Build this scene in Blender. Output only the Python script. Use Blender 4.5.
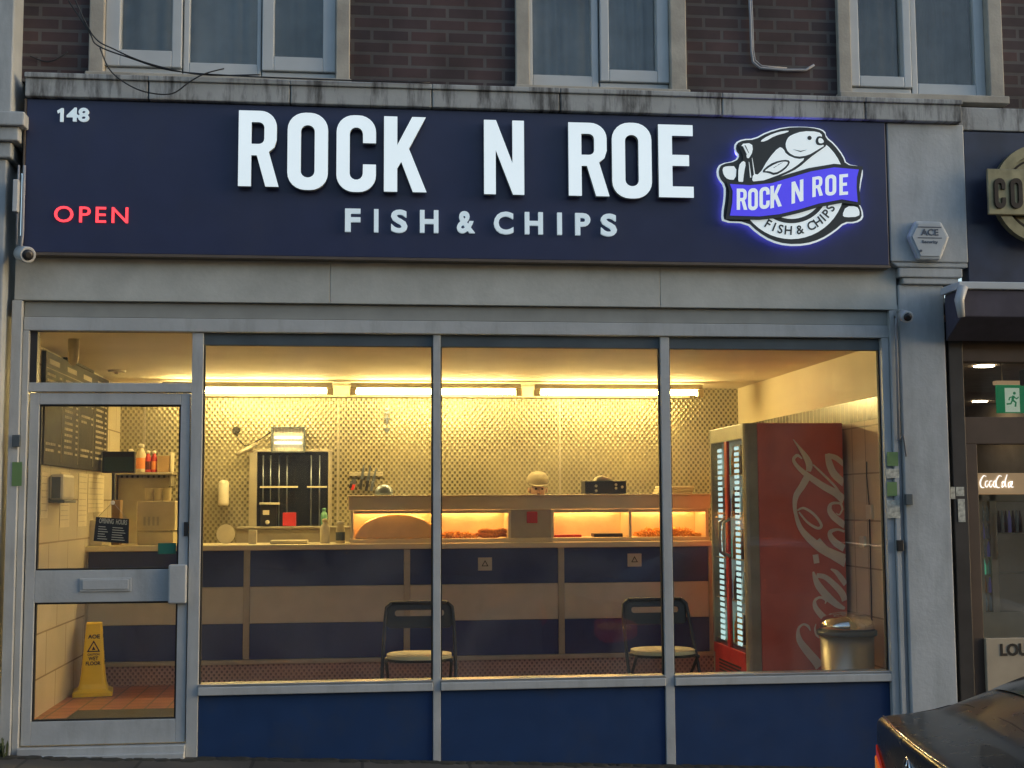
import bpy, bmesh, math, random
from mathutils import Vector, Matrix
R = math.radians
random.seed(7)
scene = bpy.context.scene
for o in list(bpy.data.objects): bpy.data.objects.remove(o)
col = scene.collection

# ------------------------------------------------------------ camera, sky, sun, exposure
F_PX, YAW, PITCH, ROLL = 1321.8, .111954, .09047361, -.00537645
EYE = Vector((0, -7.7, 1.45))
FW = Vector((math.sin(YAW)*math.cos(PITCH), math.cos(YAW)*math.cos(PITCH), math.sin(PITCH)))
RT = Vector((math.cos(YAW), -math.sin(YAW), 0)); UP = RT.cross(FW)
RT, UP = math.cos(ROLL)*RT+math.sin(ROLL)*UP, -math.sin(ROLL)*RT+math.cos(ROLL)*UP
cam = bpy.data.cameras.new('camera'); cam.sensor_width = 36; cam.lens = 36*F_PX/1024
cam.clip_start = .05; cam.clip_end = 500
co = bpy.data.objects.new('camera', cam); col.objects.link(co)
co.matrix_world = Matrix(((RT.x, UP.x, -FW.x, EYE.x), (RT.y, UP.y, -FW.y, EYE.y), (RT.z, UP.z, -FW.z, EYE.z), (0, 0, 0, 1)))
scene.camera = co

SUN_EL, SUN_ROT = R(14), R(102)
w = bpy.data.worlds.new('World'); scene.world = w; w.use_nodes = True
nt = w.node_tree; bg = nt.nodes['Background']
sky = nt.nodes.new('ShaderNodeTexSky'); sky.sky_type = 'NISHITA'; sky.sun_disc = False
sky.sun_elevation = SUN_EL; sky.sun_rotation = SUN_ROT; sky.dust_density = 1.3; sky.ozone_density = 1.0
nt.links.new(sky.outputs[0], bg.inputs[0]); bg.inputs[1].default_value = .15
sl = bpy.data.lights.new('sun', 'SUN'); sl.energy = .2; sl.angle = R(25); sl.color = (1, .93, .86)
so = bpy.data.objects.new('sun', sl); col.objects.link(so)
so.rotation_euler = Vector((-math.sin(SUN_ROT)*math.cos(SUN_EL), -math.cos(SUN_ROT)*math.cos(SUN_EL), -math.sin(SUN_EL)-.4)).to_track_quat('-Z', 'Y').to_euler()
scene.view_settings.view_transform = 'Standard'; scene.view_settings.look = 'None'
scene.view_settings.exposure = 0.85; scene.view_settings.gamma = 1
scene.cycles.max_bounces = 10; scene.cycles.transparent_max_bounces = 24
scene.cycles.sample_clamp_indirect = 6

# photo measurements turned into metres: a pixel seen on a wall plane of known depth
def ray(x, y): return FW*F_PX+RT*(x-512)-UP*(y-384)
def at(x, y, Y=0.0):
    d = ray(x, y); p = EYE+d*((Y-EYE.y)/d.y); return p.x, p.z
def onX(x, y, X):
    d = ray(x, y); p = EYE+d*((X-EYE.x)/d.x); return p.y, p.z
def onZ(x, y, Z):
    d = ray(x, y); p = EYE+d*((Z-EYE.z)/d.z); return p.x, p.y
def ground(x): return .012-.0425*x
def rect(x0, y0, x1, y1, Y=0.0):     # -> X0, X1, Z0, Z1
    xm, ym = (x0+x1)/2, (y0+y1)/2
    return at(x0, ym, Y)[0], at(x1, ym, Y)[0], at(xm, y1, Y)[1], at(xm, y0, Y)[1]

# ------------------------------------------------------------ materials
def lin(c): return tuple((v/255/12.92 if v/255 <= .04045 else ((v/255+.055)/1.055)**2.4) for v in c)
MATS = {}
def N(t, k, **kw):
    n = t.nodes.new(k)
    for a, v in kw.items(): setattr(n, a, v)
    return n
def mat(name, color, rough=.5, metal=0., var=.12, scale=6., bump=.0, bscale=60., emit=None, strength=0., spec=.5, coat=0., alpha=1.):
    m = bpy.data.materials.new(name); m.use_nodes = True; t = m.node_tree; b = t.nodes['Principled BSDF']
    tc = N(t, 'ShaderNodeTexCoord'); no = N(t, 'ShaderNodeTexNoise'); no.inputs['Scale'].default_value = scale; no.inputs['Detail'].default_value = 6
    t.links.new(tc.outputs['Object'], no.inputs['Vector'])
    mx = N(t, 'ShaderNodeMix', data_type='RGBA'); mx.inputs[6].default_value = (*[max(0, v*(1-var)) for v in color], 1); mx.inputs[7].default_value = (*[min(1, v*(1+var)) for v in color], 1)
    cr = N(t, 'ShaderNodeMapRange'); cr.inputs[1].default_value = .3; cr.inputs[2].default_value = .7
    t.links.new(no.outputs['Fac'], cr.inputs[0]); t.links.new(cr.outputs[0], mx.inputs[0]); t.links.new(mx.outputs[2], b.inputs['Base Color'])
    r2 = N(t, 'ShaderNodeMapRange'); rv_ = .07 if metal > .3 or coat > 0 else .2; r2.inputs[3].default_value = max(.02, rough*(1-rv_)); r2.inputs[4].default_value = min(1, rough*(1+rv_))
    n2 = N(t, 'ShaderNodeTexNoise'); n2.inputs['Scale'].default_value = scale*3; t.links.new(tc.outputs['Object'], n2.inputs['Vector'])
    t.links.new(n2.outputs['Fac'], r2.inputs[0]); t.links.new(r2.outputs[0], b.inputs['Roughness'])
    b.inputs['Metallic'].default_value = metal; b.inputs['Specular IOR Level'].default_value = spec; b.inputs['Coat Weight'].default_value = coat
    if emit: b.inputs['Emission Color'].default_value = (*emit, 1); b.inputs['Emission Strength'].default_value = strength
    if bump:
        n3 = N(t, 'ShaderNodeTexNoise'); n3.inputs['Scale'].default_value = bscale; n3.inputs['Detail'].default_value = 8
        bp = N(t, 'ShaderNodeBump'); bp.inputs['Strength'].default_value = bump; bp.inputs['Distance'].default_value = .01
        t.links.new(tc.outputs['Object'], n3.inputs['Vector']); t.links.new(n3.outputs['Fac'], bp.inputs['Height']); t.links.new(bp.outputs[0], b.inputs['Normal'])
    MATS[name] = m; return m
def plane_vec(t, plane, sx=1., sy=1.):
    tc = N(t, 'ShaderNodeTexCoord'); s = N(t, 'ShaderNodeSeparateXYZ'); c = N(t, 'ShaderNodeCombineXYZ'); t.links.new(tc.outputs['Object'], s.inputs[0])
    for i, ax in enumerate(plane): t.links.new(s.outputs['XYZ'.index(ax)], c.inputs[i])
    mp = N(t, 'ShaderNodeMapping'); mp.inputs['Scale'].default_value = (sx, sy, 1); t.links.new(c.outputs[0], mp.inputs[0]); return tc, mp.outputs[0]
def brickmat(name, plane, c1, c2, mortar, bw, bh, ms, rough=.8, metal=0., offset=.5, bump=.5, soft=.1, var=.25, coatd=0., sat=1.0):
    m = bpy.data.materials.new(name); m.use_nodes = True; t = m.node_tree; b = t.nodes['Principled BSDF']
    tc, v = plane_vec(t, plane)
    br = N(t, 'ShaderNodeTexBrick'); br.offset = offset; br.inputs['Scale'].default_value = 1; br.inputs['Brick Width'].default_value = bw; br.inputs['Row Height'].default_value = bh
    br.inputs['Mortar Size'].default_value = ms; br.inputs['Mortar Smooth'].default_value = soft; br.inputs['Bias'].default_value = 0
    br.inputs['Color1'].default_value = (*c1, 1); br.inputs['Color2'].default_value = (*c2, 1); br.inputs['Mortar'].default_value = (*mortar, 1)
    t.links.new(v, br.inputs['Vector'])
    no = N(t, 'ShaderNodeTexNoise'); no.inputs['Scale'].default_value = 2.5; no.inputs['Detail'].default_value = 8; t.links.new(tc.outputs['Object'], no.inputs['Vector'])
    mr = N(t, 'ShaderNodeMapRange'); mr.inputs[1].default_value = .3; mr.inputs[2].default_value = .7; mr.inputs[3].default_value = 1-var; mr.inputs[4].default_value = 1+var; t.links.new(no.outputs['Fac'], mr.inputs[0])
    mx = N(t, 'ShaderNodeMix', data_type='RGBA', blend_type='MULTIPLY'); mx.inputs[0].default_value = 1
    t.links.new(br.outputs['Color'], mx.inputs[6]); t.links.new(mr.outputs[0], mx.inputs[7]); t.links.new(mx.outputs[2], b.inputs['Base Color'])
    bp = N(t, 'ShaderNodeBump'); bp.invert = True; bp.inputs['Strength'].default_value = bump; bp.inputs['Distance'].default_value = .006
    t.links.new(br.outputs['Fac'], bp.inputs['Height']); t.links.new(bp.outputs[0], b.inputs['Normal'])
    b.inputs['Roughness'].default_value = rough; b.inputs['Metallic'].default_value = metal; MATS[name] = m; return m
def stainmat(name, color, dark, rough, amt, plane='XZ', sx=7., sy=.8, lo=.45, hi=.7, bump=.15):  # rain streaks and dirt of their own shape
    m = mat(name, color, rough, var=.08, bump=bump, bscale=40); t = m.node_tree; b = t.nodes['Principled BSDF']
    src = b.inputs['Base Color'].links[0].from_socket; tc, v = plane_vec(t, plane, sx, sy)
    no = N(t, 'ShaderNodeTexNoise'); no.inputs['Scale'].default_value = 1.6; no.inputs['Detail'].default_value = 9; no.inputs['Roughness'].default_value = .7; t.links.new(v, no.inputs['Vector'])
    mr = N(t, 'ShaderNodeMapRange'); mr.inputs[1].default_value = lo; mr.inputs[2].default_value = hi; mr.inputs[4].default_value = amt; t.links.new(no.outputs['Fac'], mr.inputs[0])
    mx = N(t, 'ShaderNodeMix', data_type='RGBA'); mx.inputs[7].default_value = (*dark, 1); t.links.new(mr.outputs[0], mx.inputs[0]); t.links.new(src, mx.inputs[6]); t.links.new(mx.outputs[2], b.inputs['Base Color'])
    return m
def glassmat(name, tint=(1, 1, 1), refl=1., rough=.0):
    m = bpy.data.materials.new(name); m.use_nodes = True; t = m.node_tree; t.nodes.clear()
    o = N(t, 'ShaderNodeOutputMaterial'); tr = N(t, 'ShaderNodeBsdfTransparent'); tr.inputs[0].default_value = (*tint, 1)
    g = N(t, 'ShaderNodeBsdfGlossy'); g.inputs['Roughness'].default_value = rough; g.inputs['Color'].default_value = (refl, refl, refl, 1); f = N(t, 'ShaderNodeFresnel'); ge = N(t, 'ShaderNodeNewGeometry'); mi = N(t, 'ShaderNodeMapRange'); mi.inputs[3].default_value = 1.45; mi.inputs[4].default_value = 1/1.45; t.links.new(ge.outputs['Backfacing'], mi.inputs[0]); t.links.new(mi.outputs[0], f.inputs[0])
    mx = N(t, 'ShaderNodeMixShader'); t.links.new(f.outputs[0], mx.inputs[0]); t.links.new(tr.outputs[0], mx.inputs[1]); t.links.new(g.outputs[0], mx.inputs[2]); 
    tc = N(t, 'ShaderNodeTexCoord'); nn = N(t, 'ShaderNodeTexNoise'); nn.inputs['Scale'].default_value = 1.7; nn.inputs['Detail'].default_value = 9; nn.inputs['Distortion'].default_value = 1.2; t.links.new(tc.outputs['Object'], nn.inputs['Vector'])
    dm = N(t, 'ShaderNodeMapRange'); dm.inputs[1].default_value = .4; dm.inputs[2].default_value = .75; dm.inputs[3].default_value = .008; dm.inputs[4].default_value = .05; t.links.new(nn.outputs['Fac'], dm.inputs[0])
    df = N(t, 'ShaderNodeBsdfDiffuse'); df.inputs[0].default_value = (.6, .6, .57, 1); m2 = N(t, 'ShaderNodeMixShader'); t.links.new(dm.outputs[0], m2.inputs[0]); t.links.new(mx.outputs[0], m2.inputs[1]); t.links.new(df.outputs[0], m2.inputs[2]); t.links.new(m2.outputs[0], o.inputs[0])
    MATS[name] = m; return m
def emitmat(name, color, s):
    m = bpy.data.materials.new(name); m.use_nodes = True; t = m.node_tree; t.nodes.clear(); o = N(t, 'ShaderNodeOutputMaterial'); e = N(t, 'ShaderNodeEmission')
    e.inputs[0].default_value = (*color, 1); e.inputs[1].default_value = s; t.links.new(e.outputs[0], o.inputs[0]); MATS[name] = m; return m

WARM = (1, .70, .27)
stainmat('frame_paint', (.40, .42, .42), (.20, .20, .18), .42, .45, sx=5, sy=.9, lo=.5, hi=.75)
stainmat('pilaster_paint', (.40, .43, .44), (.16, .18, .18), .6, .5, sx=3, sy=.6)
stainmat('panel_paint', (.46, .475, .44), (.25, .26, .24), .5, .45, sx=1, sy=.8)
stainmat('concrete', (.36, .38, .38), (.045, .045, .045), .85, .85, sx=6, sy=.9, lo=.47, hi=.62)
brickmat('brick', 'XZ', (.062, .036, .036), (.036, .027, .031), (.078, .072, .070), .225, .075, .010, var=.5)
mat('surround', (.36, .34, .29), .7, var=.2, bump=.2)
mat('white_upvc', (.46, .49, .50), .35, var=.06)
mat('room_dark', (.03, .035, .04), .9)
mat('net_curtain', (.17, .19, .20), .9, var=.35, scale=3)
mat('dark_curtain', (.055, .06, .06), .9, var=.5, scale=5)
stainmat('navy_board', (.024, .030, .080), (.045, .045, .06), .36, .4, sx=1.2, sy=.7, lo=.5, hi=.8, bump=0)
mat('board_trim', (.10, .08, .06), .5)
mat('letter_face', (.8, .85, .88), .4, emit=(.75, .92, 1), strength=.27, var=.04)
mat('letter_side', (.33, .36, .36), .45, metal=.3)
mat('small_face', (.7, .8, .85), .4, emit=(.7, .9, 1), strength=.16, var=.04)
mat('red_led', (.6, .05, .05), .4, emit=(1, .05, .07), strength=.9)
emitmat('halo', (.16, .15, 1), 3.2)
mat('logo_white', (.8, .85, .86), .4, emit=(.8, .95, 1), strength=.22, var=.03)
mat('logo_dark', (.03, .04, .045), .5)
mat('logo_blue', (.05, .05, .55), .4, emit=(.10, .07, 1), strength=.30, var=.05)
stainmat('blue_panel', (.012, .039, .115), (.04, .05, .065), .42, .5, sx=1.5, sy=1.2, lo=.52, hi=.75, bump=0)
mat('alu', (.55, .56, .54), .3, metal=.85)
mat('rail_grey', (.27, .28, .26), .45)
mat('shutter_dark', (.09, .11, .12), .45, metal=.3)
mat('rubber', (.015, .015, .015), .7)
mat('grime', (.022, .022, .016), .95, var=.5, scale=20)
mat('weed_green', (.04, .06, .02), .8, var=.4)
glassmat('glass', (.97, .98, .97)); glassmat('clear', (.98, .97, .95), .25)
mat('ceiling_paint', (.78, .72, .58), .8, var=.06, scale=2)
mat('cream_wall', (.78, .70, .52), .6, var=.06, scale=2)
brickmat('tiles_left', 'YZ', (.80, .72, .55), (.77, .69, .52), (.42, .35, .26), .60, .30, .006, rough=.22, offset=.5, bump=.25, var=.06)
brickmat('tiles_right', 'YZ', (.78, .67, .50), (.74, .63, .47), (.40, .34, .26), .25, .33, .006, rough=.25, offset=0, bump=.25, var=.08)
brickmat('tiles_border', 'YZ', (.07, .07, .06), (.11, .10, .08), (.4, .36, .3), .085, .4, .006, rough=.25, offset=0, bump=.2, var=.2)
def dotmat(name, light, dark, P, Q, rough, metal, lo, hi, bump=.5):   # pressed sheet: staggered dimples
    m = mat(name, light, rough, metal, var=.12, scale=2); t = m.node_tree; b = t.nodes['Principled BSDF']; src = b.inputs['Base Color'].links[0].from_socket
    tc = N(t, 'ShaderNodeTexCoord'); nz = N(t, 'ShaderNodeTexNoise'); nz.inputs['Scale'].default_value = 1.3; nz.inputs['Detail'].default_value = 5; t.links.new(tc.outputs['Object'], nz.inputs['Vector'])
    nm = N(t, 'ShaderNodeMapRange'); nm.inputs[1].default_value = .38; nm.inputs[2].default_value = .62; nm.inputs[3].default_value = .5; nm.inputs[4].default_value = .95; t.links.new(nz.outputs['Fac'], nm.inputs[0])  # uneven dot contrast in the colour imitates changing reflections on the sheet
    sp = N(t, 'ShaderNodeSeparateXYZ'); t.links.new(tc.outputs['Object'], sp.inputs[0])
    cs_ = []
    for ax, per in (('X', P), ('Z', Q)):
        a = N(t, 'ShaderNodeMath', operation='MULTIPLY'); a.inputs[1].default_value = 2*math.pi/per; c = N(t, 'ShaderNodeMath', operation='COSINE')
        t.links.new(sp.outputs[ax], a.inputs[0]); t.links.new(a.outputs[0], c.inputs[0]); cs_.append(c)
    p = N(t, 'ShaderNodeMath', operation='MULTIPLY'); t.links.new(cs_[0].outputs[0], p.inputs[0]); t.links.new(cs_[1].outputs[0], p.inputs[1])
    r_ = N(t, 'ShaderNodeMapRange'); r_.interpolation_type = 'SMOOTHSTEP'; r_.inputs[1].default_value = lo; r_.inputs[2].default_value = hi; pass; t.links.new(p.outputs[0], r_.inputs[0]); t.links.new(nm.outputs[0], r_.inputs[4])
    mx = N(t, 'ShaderNodeMix', data_type='RGBA'); mx.inputs[7].default_value = (*dark, 1); t.links.new(r_.outputs[0], mx.inputs[0]); t.links.new(src, mx.inputs[6]); t.links.new(mx.outputs[2], b.inputs['Base Color'])
    bp = N(t, 'ShaderNodeBump'); bp.inputs['Strength'].default_value = bump; bp.inputs['Distance'].default_value = .004; t.links.new(p.outputs[0], bp.inputs['Height']); t.links.new(bp.outputs[0], b.inputs['Normal'])
dotmat('pattern_steel', (.42, .385, .26), (.065, .055, .035), .046, .058, .33, .45, -.2, .6)
dotmat('kick_tiles', (.46, .30, .24), (.14, .09, .08), .040, .048, .5, .1, .0, .6)
brickmat('quarry_tiles', 'XY', (.42, .16, .09), (.36, .13, .075), (.13, .08, .06), .15, .15, .008, rough=.4, offset=0, bump=.3, var=.2)
mat('door_mat', (.08, .07, .05), .95, bump=.8, bscale=200)
mat('steel', (.80, .72, .52), .34, metal=.3, var=.03)
mat('bin_steel', (.48, .45, .38), .36, metal=.7, var=.04)
mat('steel_dull', (.46, .42, .33), .45, metal=.5, var=.1)
mat('counter_blue', (.032, .055, .18), .35, var=.08)
mat('counter_beige', (.54, .52, .44), .4, var=.06)
mat('counter_edge', (.45, .42, .36), .4, metal=.4)
emitmat('tube_glow', (1, .72, .27), 84)
emitmat('fly_glow', (1, .86, .55), 3)
emitmat('heat_glow', (1, .52, .16), 26)
emitmat('led_white', (.62, .90, .92), .95)
mat('copper_steel', (.88, .70, .46), .32, metal=.5, bump=.15, bscale=6)
mat('batten', (.6, .56, .42), .5)
mat('fridge_red', (.66, .15, .11), .42, var=.08)
mat('red_trim', (.50, .03, .02), .35)
mat('script_white', (.85, .74, .64), .45, var=.08)
mat('fridge_silver', (.35, .34, .27), .4, metal=.3)
mat('fridge_inner', (.40, .48, .46), .5, emit=(.6, .9, 1), strength=.06)  # inner panel glows faintly, standing in for light inside the fridge
mat('black_plastic', (.012, .012, .013), .45)
mat('dark_green', (.015, .05, .035), .4)
mat('green_label', (.02, .12, .08), .5)
mat('menu_board', (.030, .028, .024), .7, var=.15, spec=.2)
mat('chalk', (.5, .45, .35), .9)
mat('paper', (.72, .65, .48), .8, var=.05)
mat('white_plastic', (.72, .68, .56), .4)
mat('cream_plastic', (.62, .54, .36), .45)
mat('yellow_plastic', (.95, .66, .005), .38, var=.05)
mat('black_ink', (.02, .015, .01), .7)
mat('red_plastic', (.55, .03, .03), .4)
mat('sauce_red', (.5, .03, .02), .4)
mat('orange_sauce', (.75, .25, .06), .4)
mat('green_plastic', (.10, .28, .18), .4)
mat('chair_seat', (.60, .50, .27), .55)
mat('chair_black', (.014, .012, .010), .42)
mat('chips_gold', (.75, .38, .07), .6, var=.3, scale=30)
mat('batter', (.50, .20, .03), .7, var=.4, scale=40, bump=1., bscale=60)
mat('knife_steel', (.20, .24, .30), .3, metal=.8)
mat('skin', (.50, .30, .20), .5, var=.05)
mat('shirt_white', (.62, .58, .48), .85, bump=.2, bscale=12)
mat('cap_cloth', (.34, .29, .20), .9)
mat('trousers', (.02, .02, .025), .9)
mat('pavement_slab', (.045, .042, .035), .9)
brickmat('paving', 'XY', (.055, .050, .042), (.042, .038, .032), (.018, .017, .015), .6, .6, .010, rough=.9, bump=.6, var=.35)
mat('asphalt', (.045, .045, .047), .92, bump=.6, bscale=150)
mat('kerb_stone', (.14, .14, .13), .85, bump=.3)
mat('car_paint', (.010, .0105, .011), .28, coat=.25, var=.1)
mat('car_glass', (.01, .011, .012), .10, spec=.8)
mat('chrome', (.75, .75, .75), .08, metal=1)
mat('tail_red', (.35, .01, .01), .12, emit=(1, .06, .02), strength=.10)
mat('tail_orange', (.6, .16, .02), .15, emit=(1, .35, .05), strength=.15)
mat('tyre', (.02, .02, .02), .8)
mat('alarm_white', (.42, .46, .48), .4); mat('logo_print', (.06, .08, .12), .5)
mat('cctv_grey', (.42, .43, .42), .35)
mat('neighbour_navy', (.018, .026, .055), .4, var=.3)
mat('neighbour_dark', (.028, .026, .025), .5, var=.3)
mat('neighbour_wood', (.075, .048, .032), .55, var=.3, scale=3)
mat('gold', (.24, .21, .12), .4, metal=.6, var=.3, scale=12)
mat('awning_cloth', (.06, .055, .075), .9, var=.2)
mat('neighbour_wall', (.42, .33, .24), .8)
mat('neighbour_board', (.40, .33, .23), .7)
emitmat('downlight_glow', (1, .83, .55), 14)
mat('exit_green', (.01, .22, .10), .5, emit=(.02, .5, .2), strength=.12)
mat('exit_white', (.8, .85, .75), .5, emit=(.8, 1, .8), strength=.2)
mat('header_glow', (.55, .40, .25), .5, emit=(1, .65, .35), strength=.15)
mat('script_lit', (.8, .8, .8), .5, emit=(1, .95, .9), strength=.8)
mat('purple_drink', (.12, .05, .35), .2, emit=(.5, .5, 1), strength=.03); mat('green_drink', (.05, .3, .15), .2, emit=(.2, 1, .6), strength=.15)  # purple and green drinks glow faintly, as if lit inside the cooler
mat('cola_drink', (.10, .03, .02), .2); mat('orange_drink', (.7, .3, .05), .2); mat('clear_drink', (.6, .7, .7), .1)
mat('cooler_back', (.10, .10, .09), .5, emit=(1, .85, .6), strength=.02); mat('cable', (.02, .022, .025), .6); mat('grey_pipe', (.30, .31, .33), .6)  # cooler_back carries a faint glow standing in for the lit cooler interior
mat('sticker_green', (.12, .22, .08), .6); mat('sticker_pale', (.45, .45, .38), .6, var=.5, scale=40); mat('label_pale', (.5, .48, .42), .5)
mat('cardboard', (.35, .22, .1), .8)

# ------------------------------------------------------------ mesh building
def tag(o, label=None, cat=None, group=None, kind=None):
    for k, v in (('label', label), ('category', cat), ('group', group), ('kind', kind)):
        if v: o[k] = v
    return o
def root_loc(p):
    while p.parent: p = p.parent
    return Vector(p.location)
def empty(name, loc, label, cat, group=None, rz=0):
    o = bpy.data.objects.new(name, None); col.objects.link(o); o.location = loc; o.rotation_euler.z = rz; o.empty_display_size = .1
    return tag(o, label, cat, group)
class MB:
    def __init__(s): s.v = []; s.f = []; s.m = []; s.sm = []; s.mats = []; s.cur = 0
    def use(s, name):
        if name not in s.mats: s.mats.append(name)
        s.cur = s.mats.index(name); return s
    def add(s, vs, fs, smooth=False):
        b = len(s.v); s.v += [Vector(v) for v in vs]
        for f in fs: s.f.append([i+b for i in f]); s.m.append(s.cur); s.sm.append(smooth)
        return s
    def box(s, x0, x1, y0, y1, z0, z1):
        return s.add([(x, y, z) for x in (x0, x1) for y in (y0, y1) for z in (z0, z1)], [(0, 1, 3, 2), (4, 6, 7, 5), (0, 4, 5, 1), (2, 3, 7, 6), (0, 2, 6, 4), (1, 5, 7, 3)])
    def rbox(s, r, y0, y1): return s.box(r[0], r[1], y0, y1, r[2], r[3])
    def hexa(s, a, b):       # two 4-point loops
        return s.add(list(a)+list(b), [(3, 2, 1, 0), (4, 5, 6, 7), (0, 1, 5, 4), (1, 2, 6, 5), (2, 3, 7, 6), (3, 0, 4, 7)])
    def tube(s, pts, r, n=10, cap=True, smooth=True):
        pts = [Vector(p) for p in pts]; rs = r if isinstance(r, (list, tuple)) else [r]*len(pts); b = len(s.v); prev = None
        for i, p in enumerate(pts):
            d = (pts[min(i+1, len(pts)-1)]-pts[max(i-1, 0)]).normalized()
            a = (prev - d*prev.dot(d)) if prev else d.orthogonal()
            a = a.normalized() if a.length > 1e-6 else d.orthogonal().normalized(); prev = a; c = d.cross(a)
            s.v += [p+(a*math.cos(2*math.pi*k/n)+c*math.sin(2*math.pi*k/n))*rs[i] for k in range(n)]
        for i in range(len(pts)-1):
            for k in range(n): s.f.append([b+i*n+k, b+i*n+(k+1) % n, b+(i+1)*n+(k+1) % n, b+(i+1)*n+k]); s.m.append(s.cur); s.sm.append(smooth)
        if cap:
            s.f.append([b+k for k in range(n)][::-1]); s.m.append(s.cur); s.sm.append(False)
            s.f.append([b+(len(pts)-1)*n+k for k in range(n)]); s.m.append(s.cur); s.sm.append(False)
        return s
    def lathe(s, c, prof, n=24, axis=Vector((0, 0, 1)), smooth=True):   # prof: (radius, height)
        c = Vector(c); axis = Vector(axis).normalized(); a = axis.orthogonal().normalized(); q = axis.cross(a); b = len(s.v)
        for r, h in prof: s.v += [c+axis*h+(a*math.cos(2*math.pi*k/n)+q*math.sin(2*math.pi*k/n))*max(r, 1e-4) for k in range(n)]
        for i in range(len(prof)-1):
            for k in range(n): s.f.append([b+i*n+k, b+i*n+(k+1) % n, b+(i+1)*n+(k+1) % n, b+(i+1)*n+k]); s.m.append(s.cur); s.sm.append(smooth)
        s.f.append([b+k for k in range(n)][::-1]); s.m.append(s.cur); s.sm.append(False)
        s.f.append([b+(len(prof)-1)*n+k for k in range(n)]); s.m.append(s.cur); s.sm.append(False)
        return s
    def prism(s, pts, y0, y1):   # convex or simple polygon of (x,z)
        n = len(pts); return s.add([(x, y0, z) for x, z in pts]+[(x, y1, z) for x, z in pts], [list(range(n))[::-1], list(range(n, 2*n))]+[(i, (i+1) % n, n+(i+1) % n, n+i) for i in range(n)])
    def build(s, name, m, parent=None, bevel=0., label=None, cat=None, group=None, kind=None):
        me = bpy.data.meshes.new(name); off = Vector((0, 0, 0))
        if parent: off = root_loc(parent)
        else:
            xs = [v.x for v in s.v]; ys = [v.y for v in s.v]; off = Vector(((min(xs)+max(xs))/2, (min(ys)+max(ys))/2, min(v.z for v in s.v)))
        if kind == 'structure' or getattr(s, 'keep', 0): off = Vector((0, 0, 0))
        me.from_pydata([tuple(v-off) for v in s.v], [], s.f)
        names = s.mats or [m]
        if s.mats and m and 0 in s.m and not s.mats: names = [m]
        for k in names: me.materials.append(MATS[k])
        me.polygons.foreach_set('material_index', s.m if s.mats else [0]*len(s.f)); me.polygons.foreach_set('use_smooth', s.sm)
        bm = bmesh.new(); bm.from_mesh(me); bmesh.ops.recalc_face_normals(bm, faces=bm.faces); bm.to_mesh(me); bm.free(); me.update()
        o = bpy.data.objects.new(name, me); col.objects.link(o)
        if parent: o.parent = parent
        else: o.location = off
        if bevel:
            b = o.modifiers.new('bevel', 'BEVEL'); b.width = bevel; b.segments = 2; b.limit_method = 'ANGLE'; b.angle_limit = R(40)
        return tag(o, label, cat, group, kind)
def B(*a): return MB().box(*a)
def copy_tree(o, parent=None):
    c = o.copy(); col.objects.link(c)
    if parent: c.parent = parent
    for ch in list(o.children): copy_tree(ch, c)
    return c

# flat shapes with holes, extruded; placed on a plane by origin, right and up vectors
def shape_mesh(loops, ext):
    cu = bpy.data.curves.new('tmp', 'CURVE'); cu.dimensions = '2D'; cu.fill_mode = 'BOTH'; cu.extrude = ext/2
    for L in loops:
        sp = cu.splines.new('POLY'); sp.points.add(len(L)-1); sp.use_cyclic_u = True
        for p, (x, y) in zip(sp.points, L): p.co = (x, y, 0, 1)
    ob = bpy.data.objects.new('tmp', cu); me = bpy.data.meshes.new_from_object(ob)
    out = ([Vector(v.co) for v in me.vertices], [list(p.vertices) for p in me.polygons]); bpy.data.objects.remove(ob); bpy.data.curves.remove(cu); bpy.data.meshes.remove(me)
    return out
def text_mesh(s, ext, bold=.0, space=1.):
    cu = bpy.data.curves.new('tmp', 'FONT'); cu.body = s; cu.extrude = ext/2; cu.offset = bold; cu.space_character = space; cu.resolution_u = 4
    ob = bpy.data.objects.new('tmp', cu); me = bpy.data.meshes.new_from_object(ob)
    out = ([Vector(v.co) for v in me.vertices], [list(p.vertices) for p in me.polygons]); bpy.data.objects.remove(ob); bpy.data.curves.remove(cu); bpy.data.meshes.remove(me)
    return out
def place(mesh, mb, O, right=(1, 0, 0), up=(0, 0, 1)):
    O, r, u = Vector(O), Vector(right), Vector(up); n = r.cross(u).normalized()
    return mb.add([O+r*v.x+u*v.y+n*v.z for v in mesh[0]], mesh[1])
def text(mb, s, x0, x1, z0, z1, y, ext=.004, bold=.02, space=1., right=None, up=None, O=None):
    vs, fs = text_mesh(s, ext, bold, space); a = min(v.x for v in vs); b = max(v.x for v in vs); c = min(v.y for v in vs); d = max(v.y for v in vs)
    vs = [Vector(((v.x-a)/(b-a)*(x1-x0), (v.y-c)/(d-c)*(z1-z0), v.z)) for v in vs]
    if O is None: return place((vs, fs), mb, (x0, y, z0))
    return place((vs, fs), mb, O, right, up)
def arc(cx, cy, r, a0, a1, n=7): return [(cx+r*math.cos(R(a0+(a1-a0)*i/n)), cy+r*math.sin(R(a0+(a1-a0)*i/n))) for i in range(n+1)]
def rr(x0, y0, x1, y1, r, n=6): return arc(x1-r, y1-r, r, 90, 0, n)+arc(x1-r, y0+r, r, 0, -90, n)+arc(x0+r, y0+r, r, -90, -180, n)+arc(x0+r, y1-r, r, 180, 90, n)
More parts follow.
